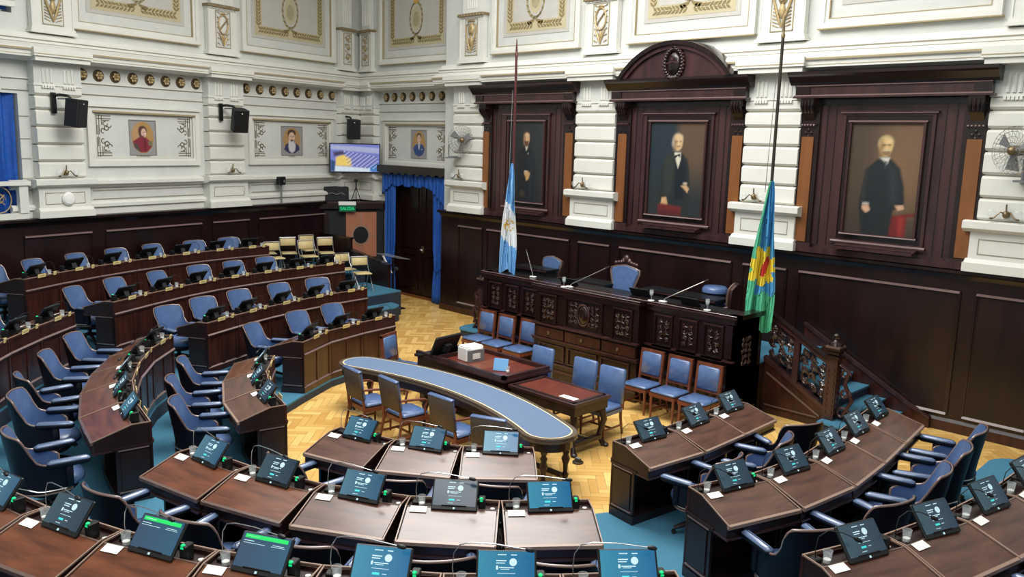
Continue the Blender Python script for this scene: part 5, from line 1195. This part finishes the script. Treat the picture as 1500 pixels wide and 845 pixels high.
def armchair_kind():
    mb = MB(); mb.rbox(-.25,.25,-.22,.25,.42,.49,.03,'leather'); mb.ell((0,.02,.485),(.21,.2,.03),'leather',14,6); mb.box(-.26,.26,-.23,.25,.36,.425,'chair_wood'); seat = mb.mesh('seat', .9)
    T = TR(0,-.23,.48,0,.16)
    mb = MB(); mb.rbox(-.25,.25,-.04,-.005,.06,.53,.01,'chair_back_cloth',T); mb.rbox(-.24,.24,-.005,.035,.07,.525,.015,'leather',T); mb.rbox(-.252,.252,-.042,.034,.52,.55,.012,'leather_mid',T); back = mb.mesh('backrest', .9)
    arms = []
    for s in (-1,1):
        mb = MB(); mb.tube([(s*.25,-.27,.72),(s*.28,-.05,.71),(s*.29,.14,.69),(s*.27,.2,.66),(s*.26,.16,.55),(s*.26,.18,.4)], .02, 'chair_wood', 7); arms.append(mb.mesh('armrest', .9))
    legs = []
    for sx in (-1,1):
        mb = MB(); mb.tube([(sx*.24,.22,.4),(sx*.24,.22,0)], [.028,.018], 'chair_wood', 6); legs.append(mb.mesh('leg', .8))
        mb = MB(); mb.tube([(sx*.24,-.26,.55),(sx*.24,-.24,.36),(sx*.25,-.31,0)], [.024,.026,.02], 'chair_wood', 6); legs.append(mb.mesh('leg', .8))
    mb = MB()
    for s in (-1,1): mb.box(s*.24-.012,s*.24+.012,-.25,.22,.13,.16,'chair_wood')
    mb.box(-.24,.24,-.02,.0,.13,.16,'chair_wood'); st = mb.mesh('stretcher')
    return [('seat', seat, []), ('backrest', back, [])] + [('armrest', m, []) for m in arms] + [('leg', m, []) for m in legs] + [('stretcher', st, [])]
ARMC = armchair_kind()
for i, (x,y,rz) in enumerate(((-10.62,7.52,-.1),(-9.84,7.62,-.08),(-8.69,7.64,.02),(-7.72,7.5,.4))):
    inst(ARMC, 'stenographer_armchair', ['first','second','third','fourth'][i] + ' from left of the brown-backed armchairs along the curved table', 'chair', (x,y,0), rz, 'brown-backed armchairs at the curved table')

# curved table
t = empty('curved_table', 'long curved table with blue-grey cloth top, cream inlay line and turned legs', 'table', loc=(0,0,0))
def ctab(off, n=40):
    # centre line bows towards the dais; returns outline
    xs0, xs1 = -11.6, -7.2; hw_ = .38-off; out = []
    def cl(u): x = xs0+(xs1-xs0)*u; return Vector((x, 8.04-.12*u+.44*(1-(2*u-1)**2)))
    cen = [cl(i/n) for i in range(n+1)]
    def nr(i):
        d = (cen[min(i+1,n)]-cen[max(i-1,0)]).normalized(); return Vector((-d.y,d.x))
    up = [cen[i]+nr(i)*hw_ for i in range(n+1)]; dn = [cen[i]-nr(i)*hw_ for i in range(n+1)]
    def endcap(c, a, k): 
        pts = []; a0 = math.atan2((a-c).y,(a-c).x)
        for q in range(1,10): pts.append(c+Vector((math.cos(a0-PI*q/10), math.sin(a0-PI*q/10)))*hw_*1.0)
        return pts
    r_end = endcap(cen[-1], up[-1], 1); l_end = endcap(cen[0], dn[0], -1)
    return up + r_end + dn[::-1] + l_end
o1, o2, o3 = ctab(0), ctab(.06), ctab(.08)
mb = MB(); mb.prism([(p.x,p.y,.74) for p in o1], (0,0,.05), 'table_rim'); mb.prism([(p.x,p.y,.6) for p in ctab(.05)], (0,0,.14), 'desk_dark'); mb.prism([(p.x,p.y,.73) for p in ctab(-.012)], (0,0,.02), 'table_rim'); ob('table_top', mb, t)
mb = MB(); mb.poly([(p.x,p.y,.7915) for p in o2], 'inlay'); n_ = len(o2); ob('inlay_line', mb, t)
mb = MB(); mb.poly([(p.x,p.y,.7935) for p in o3], 'cloth_top'); ob('cloth_panel', mb, t)
prof = [(.05,0),(.03,.03),(.045,.06),(.03,.1),(.05,.16),(.028,.2),(.035,.3),(.06,.38),(.035,.44),(.05,.48),(.03,.52),(.05,.56),(.05,.62)]
for (x,y) in ((-11.6,7.85),(-11.6,8.2),(-10.1,8.2),(-10.1,8.65),(-8.6,8.05),(-8.6,8.5),(-7.08,7.72),(-7.08,8.15)):
    mb = MB(); mb.lathe(prof, 'desk_dark', 12, c=(x,y,0)); ob('turned_leg', mb, t, smooth=.9)
mb = MB(); mb.box(-11.6,-10.1,8.2,8.26,.14,.19,'desk_dark'); ob('stretcher', mb, t)
mb = MB(); mb.box(-8.6,-7.08,8.05,8.11,.14,.19,'desk_dark'); ob('stretcher', mb, t)

def deep_table(x0, x1, y0, y1, h, name, label, legs):
    t = empty(name, label, 'table', loc=((x0+x1)/2,(y0+y1)/2,0)); w = (x1-x0)/2; d = (y1-y0)/2
    mb = MB(); mb.box(-w,w,-d,d,h-.05,h,'frame_wood'); mb.box(-w+.03,w-.03,-d+.03,d-.03,h-.2,h-.05,'desk_dark'); ob('table_top', mb, t, bevel=.006)
    mb = MB(); mb.box(-w+.12,w-.12,-d+.1,d-.1,h,h+.004,'red_leather'); frame_box_h(mb, -w+.06, w-.06, -d+.05, d-.05, .05, h, 'desk_dark'); ob('leather_inset', mb, t)
    return t, w, d
def frame_box_h(mb, x0, x1, y0, y1, w, z, mt):
    mb.box(x0,x1,y0,y0+w,z,z+.008,mt); mb.box(x0,x1,y1-w,y1,z,z+.008,mt); mb.box(x0,x0+w,y0,y1,z,z+.008,mt); mb.box(x1-w,x1,y0,y1,z,z+.008,mt)
t, w, d = deep_table(-9.05,-7.66,8.98,9.8,.8,'small_table','small dark table with red leather top, right of the clerks table',4)
for sx in (-1,1):
    for sy in (-1,1):
        mb = MB(); mb.tube([(sx*(w-.1),sy*(d-.1),.62),(sx*(w-.06),sy*(d-.07),.42),(sx*(w-.12),sy*(d-.12),.16),(sx*(w-.05),sy*(d-.06),.02)], [.06,.05,.035,.045], 'desk_dark', 8); mb.ell((sx*(w-.03),sy*(d-.05),.03),(.06,.05,.03),'desk_dark',8,4); ob('cabriole_leg', mb, t, smooth=.9)
mb = MB(); mb.box(-w+.1,w-.1,-.04,.04,.12,.18,'desk_dark'); mb.box(-w+.06,-w+.14,-d+.1,d-.1,.12,.18,'desk_dark'); mb.box(w-.14,w-.06,-d+.1,d-.1,.12,.18,'desk_dark'); ob('stretcher', mb, t)
t = empty('clerks_table', 'long dark clerks table with raised rim holding a monitor, printer and folder', 'table', loc=(-10.15,9.45,0))
mb = MB(); mb.box(-1.1,1.05,-.5,.5,.3,.86,'desk_dark'); mb.box(-1.12,1.07,-.52,-.46,.86,.92,'frame_wood'); mb.box(1.0,1.07,-.52,.52,.86,.92,'frame_wood'); mb.box(-.62,-.57,-.5,.5,.86,.92,'frame_wood'); mb.box(-.6,1.0,.44,.5,.86,.93,'frame_wood'); mb.box(-1.14,1.09,-.54,.54,.82,.86,'frame_wood')
ob('table_body', mb, t); mb = MB(); mb.box(-.55,.99,-.45,.43,.861,.866,'red_leather'); mb.box(-.0,.4,-.45,.43,.866,.869,'chair_wood'); ob('leather_inset', mb, t)
for xx in (-1.03,.97):
    mb = MB(); mb.box(xx-.05,xx+.05,-.46,.46,0,.3,'desk_dark'); ob('foot', mb, t)
t = empty('desktop_monitor', 'large black monitor seen from behind on the clerks table', 'monitor', loc=(-10.92,9.2,.86), rz=-PI/2+.1)
mb = MB(); mb.rbox(-.3,.3,-.02,.03,.05,.42,.01,'black',TR(0,.0,0,0,-.45)); mb.cbox(0,.06,.2,.14,.06,.14,'black_matt',TR(0,.0,0,0,-.45)*1 if False else TR(0,0,0,0,-.45)); ob('casing', mb, t)
mb = MB(); mb.prism([(-.12,.02,0),(.12,.02,0),(.12,.22,0),(-.12,.22,0)], (0,0,.02), 'black'); mb.box(-.03,.03,.12,.16,.02,.2,'black'); ob('stand', mb, t)
t = empty('keyboard', 'black keyboard on the left end of the clerks table', 'keyboard', loc=(-11.12,9.05,.865), rz=-PI/2)
mb = MB(); mb.box(-.2,.2,-.07,.07,0,.015,'black'); ob('casing', mb, t)
mb = MB()
for r_ in range(4):
    for c_ in range(12): mb.cbox(-.17+c_*.031, -.05+r_*.032, .018, .025, .025, .008, 'black_matt')
ob('keys', mb, t)
t = empty('printer', 'off-white box printer with grey side on the clerks table', 'printer', loc=(-10.35,9.4,.866), rz=-.1)
mb = MB(); mb.rbox(-.14,.12,-.2,.16,0,.24,.015,'paper'); mb.box(-.13,.11,-.19,.15,.24,.25,'white'); ob('casing', mb, t)
mb = MB(); mb.box(.121,.16,-.18,.14,0,.2,'grey'); mb.box(.16,.17,-.1,.05,.05,.14,'white'); mb.box(.12,.165,-.12,.1,.2,.22,'paper'); ob('paper_tray', mb, t)
mb = MB(); mb.rbox(-.12,.12,-.012,.012,0,.2,.004,'flag_sky', TR(0,0,0,0,-.3)); mb.box(-.1,.1,-.0135,-.0115,.02,.18,'flag_sky',TR(0,0,0,0,-.3)); o = ob('blue_folder', mb); o.location = (-9.5,9.25,.872); o.rotation_euler = (0,0,.5); tag(o, 'pale blue folder leaning on the clerks table beside a glass', 'folder')
inst(GLASS, 'water_glass', 'water glass beside the blue folder on the clerks table', 'glass', (-9.36,9.28,.87))
mb = MB(); mb.box(-.15,.15,-.06,.06,0,.004,'paper'); o = ob('white_card', mb); o.location = (-7.95,9.17,.81); o.rotation_euler = (0,0,-.0); tag(o, 'white card on the small red leather table', 'card')
mb = MB(); mb.lathe([(.08,0),(.08,.02),(.05,.03),(.05,.06)], 'dark_metal', 14); mb.box(-.04,.04,-.02,.02,.06,.075,'grey'); o = ob('floor_socket', mb, smooth=.6); o.location = (-7.5,8.9,0); tag(o, 'small dark floor socket on the parquet beside the small table', 'socket')

# folding chairs
def folding_kind():
    mb = MB(); mb.rbox(-.2,.2,-.19,.2,.43,.47,.015,'fold_pad'); seat = mb.mesh('seat', .9)
    T = TR(0,-.24,.62,0,.18)
    mb = MB(); mb.rbox(-.2,.2,-.015,.02,0,.2,.012,'fold_pad',T); back = mb.mesh('backrest', .9)
    fr = []
    for s in (-1,1):
        mb = MB(); mb.tube([(s*.215,-.29,.84),(s*.215,-.22,.58),(s*.215,.27,.0)], .012, 'metal', 6); mb.tube([(s*.2,-.16,.43),(s*.2,-.34,.0)], .012, 'metal', 6); mb.tube([(s*.2,.16,.43),(s*.205,-.12,.42)],.01,'metal',6); fr.append(mb.mesh('side_frame', .9))
    mb = MB(); mb.tube([(-.215,-.29,.84),(.215,-.29,.84)], .012, 'metal', 6); mb.tube([(-.2,-.31,.08),(.2,-.31,.08)], .01, 'metal', 6); cr = mb.mesh('crossbar', .9)
    return [('seat', seat, []), ('backrest', back, []), ('side_frame', fr[0], []), ('side_frame', fr[1], []), ('crossbar', cr, [])]
FOLD = folding_kind()
FC = [(-20.75,11.35,Z4,'behind the last monitor of the back row',0),(-19.8,11.05,Z4,'first one right of the back row',0),(-20.5,11.85,Z4,'second row of the group, left',0),(-20.75,12.65,Z4,'far corner of the group, rear',0),(-19.65,11.95,Z4,'middle of the group, front',0),(-20.0,12.72,Z4,'far corner of the group, front',0),(-18.8,12.55,Z3,'lower step, left of the pair',0),(-18.0,12.5,Z3,'lower step, right of the pair nearest the door curtain',0)]
for i, (x,y,z,lab,q) in enumerate(FC):
    inst(FOLD, 'folding_chair', 'cream padded folding chair, ' + lab, 'chair', (x,y,z), -PI/2-.25+.15*math.sin(i*2.3), 'cream folding chairs by the corner')

# ---------------------------------------------------------------- flags
def flag(pole_xy, z0, z1, zt, zb, wid, fn_mat, lab_pole, lab_flag, name, mats, seed, shift=0, wood='pole_wood'):
    x, y = pole_xy
    t = empty('flagpole', lab_pole, 'flagpole', loc=(x,y,0), group='tall flagpoles in front of the dais wall')
    mb = MB(); mb.tube([(0,0,z0),(0,0,z1-.35)], .026, wood, 10); ob('shaft', mb, t, smooth=.9)
    mb = MB(); mb.lathe([(.03,0),(.035,.05),(.02,.08),(.024,.12),(.008,.35)], 'bronze' if wood == 'dark_metal' else wood, 10, c=(0,0,z1-.35)); ob('finial', mb, t, smooth=.9)
    mb = MB(); mb.tube([(-.05,-.03,z1-1.0),(-.09,-.03,zt-.4),(-.08,-.03,zt)], .006, 'grey', 5); ob('cord', mb, t)
    return t
def flag_mesh(cols, wid, h, colour, seed):
    # gathered cloth hanging from one point, folds as a sine ribbon round the pole
    mb = MB(); nu, nv = 44, 60; rnd = random.Random(seed)
    def P(u, v):
        w = wid*(.1+.9*min(1, (v*1.25)**.72)) ; th = u*PI*5+seed
        dx = (u-.62)*w; dy = .06*math.sin(th)*min(1,v*3+.15)+.02*math.sin(u*31+v*4)
        bottom = .10*math.sin(u*PI*2.4+seed)*max(0,v-.75)*4
        return (dx+.012*math.sin(v*9+u*8), dy-.07, -h*v-bottom*.6)
    vs = [P(i/nu, j/nv) for j in range(nv+1) for i in range(nu+1)]
    for j in range(nv):
        for i in range(nu):
            a = j*(nu+1)+i
            mb.add([vs[a],vs[a+1],vs[a+nu+2],vs[a+nu+1]], [(0,1,2,3)], colour((i+.5)/nu, (j+.5)/nv))
    me = mb.mesh('flag')
    import bmesh
    bm = bmesh.new(); bm.from_mesh(me); bmesh.ops.remove_doubles(bm, verts=bm.verts, dist=1e-5); bm.to_mesh(me); bm.free(); me.shade_smooth()
    return me
def col_arg(u, v):
    d = math.hypot((u-.5)*.42, (v-.56)*2.2); an = math.atan2((v-.56)*2.2, (u-.5)*.42)
    if .30+.17*u < v < .66+.13*u:
        if d < .045 or (d < .14 and math.sin(an*16) > .3): return 'flag_sun'
        return 'flag_white'
    return 'flag_sky'
def col_ba(u, v):
    du = (u-.6)*.46; dv = (v-.57)*2.3; d = math.hypot(du, dv); an = math.atan2(dv, du)
    if math.hypot((du*.9+dv*.35)/.07, (dv*.9-du*.35)/.17) < 1: return 'flag_red'
    if d < .2+.05*math.sin(an*8) or (abs(dv) < .3 and du < .1 and d < .3+.06*math.sin(an*8)): return 'flag_yellow'
    if d < .42+.05*math.sin(an*11) and u > .25: return 'flag_teal'
    if v < .42 and u > .28: return 'flag_teal'
    return 'flag_green'
flag((-12.5,12.4), 1.77, 6.54, 4.27, 1.9, .0, None, 'dark red flagpole carrying the sky-blue flag at the left of the dais', '', 'flag', None, 1)
o = ob('flag', flag_mesh(None, .4, 2.25, col_arg, 1.0), smooth=None); o.location = (-12.48,12.37,4.08); o.rotation_euler = (0,0,.5); tag(o, 'hanging sky-blue and white flag with a golden sun', 'flag')
flag((-7.05,13.02), .72, 6.62, 4.2, 1.6, .0, None, 'metal flagpole with the green and blue flag, right end of the dais', '', 'flag', None, 2, wood='dark_metal')
o = ob('flag', flag_mesh(None, .47, 2.5, col_ba, 2.2)); o.location = (-7.03,12.99,3.99); o.rotation_euler = (0,0,.55); tag(o, 'hanging green and blue flag with yellow flower and red oval', 'flag')

# ---------------------------------------------------------------- light
def area(name, loc, size, sy, power, col=(1,1,1), rot=(0,0,0)):
    l = bpy.data.lights.new(name, 'AREA'); l.shape = 'RECTANGLE'; l.size = size; l.size_y = sy; l.energy = power; l.color = col
    o = bpy.data.objects.new(name, l); C.objects.link(o); o.location = loc; o.rotation_euler = rot; return o
area('ceiling_light', (-9.5, 9.2, 10.8), 14, 9.5, 1050, (1,.985,.96))
area('ceiling_light', (-9.8, 8.2, 10.5), 6, 4.5, 1050, (1,.985,.96))
area('ceiling_light', (-4.0, 1.0, 10.8), 7, 5, 760, (1,.985,.96))
w = bpy.data.worlds.new('world'); sc.world = w; w.use_nodes = True
w.node_tree.nodes['Background'].inputs[0].default_value = (.8,.88,1,1); w.node_tree.nodes['Background'].inputs[1].default_value = .3
vs_ = sc.view_settings; vs_.view_transform = 'Standard'; vs_.look = 'None'; vs_.gamma = 1; vs_.use_curve_mapping = False; vs_.exposure = -.14
sc.cycles.max_bounces = 6; sc.cycles.diffuse_bounces = 3; sc.cycles.transparent_max_bounces = 12; sc.cycles.use_denoising = True; sc.cycles.caustics_reflective = False; sc.cycles.caustics_refractive = False
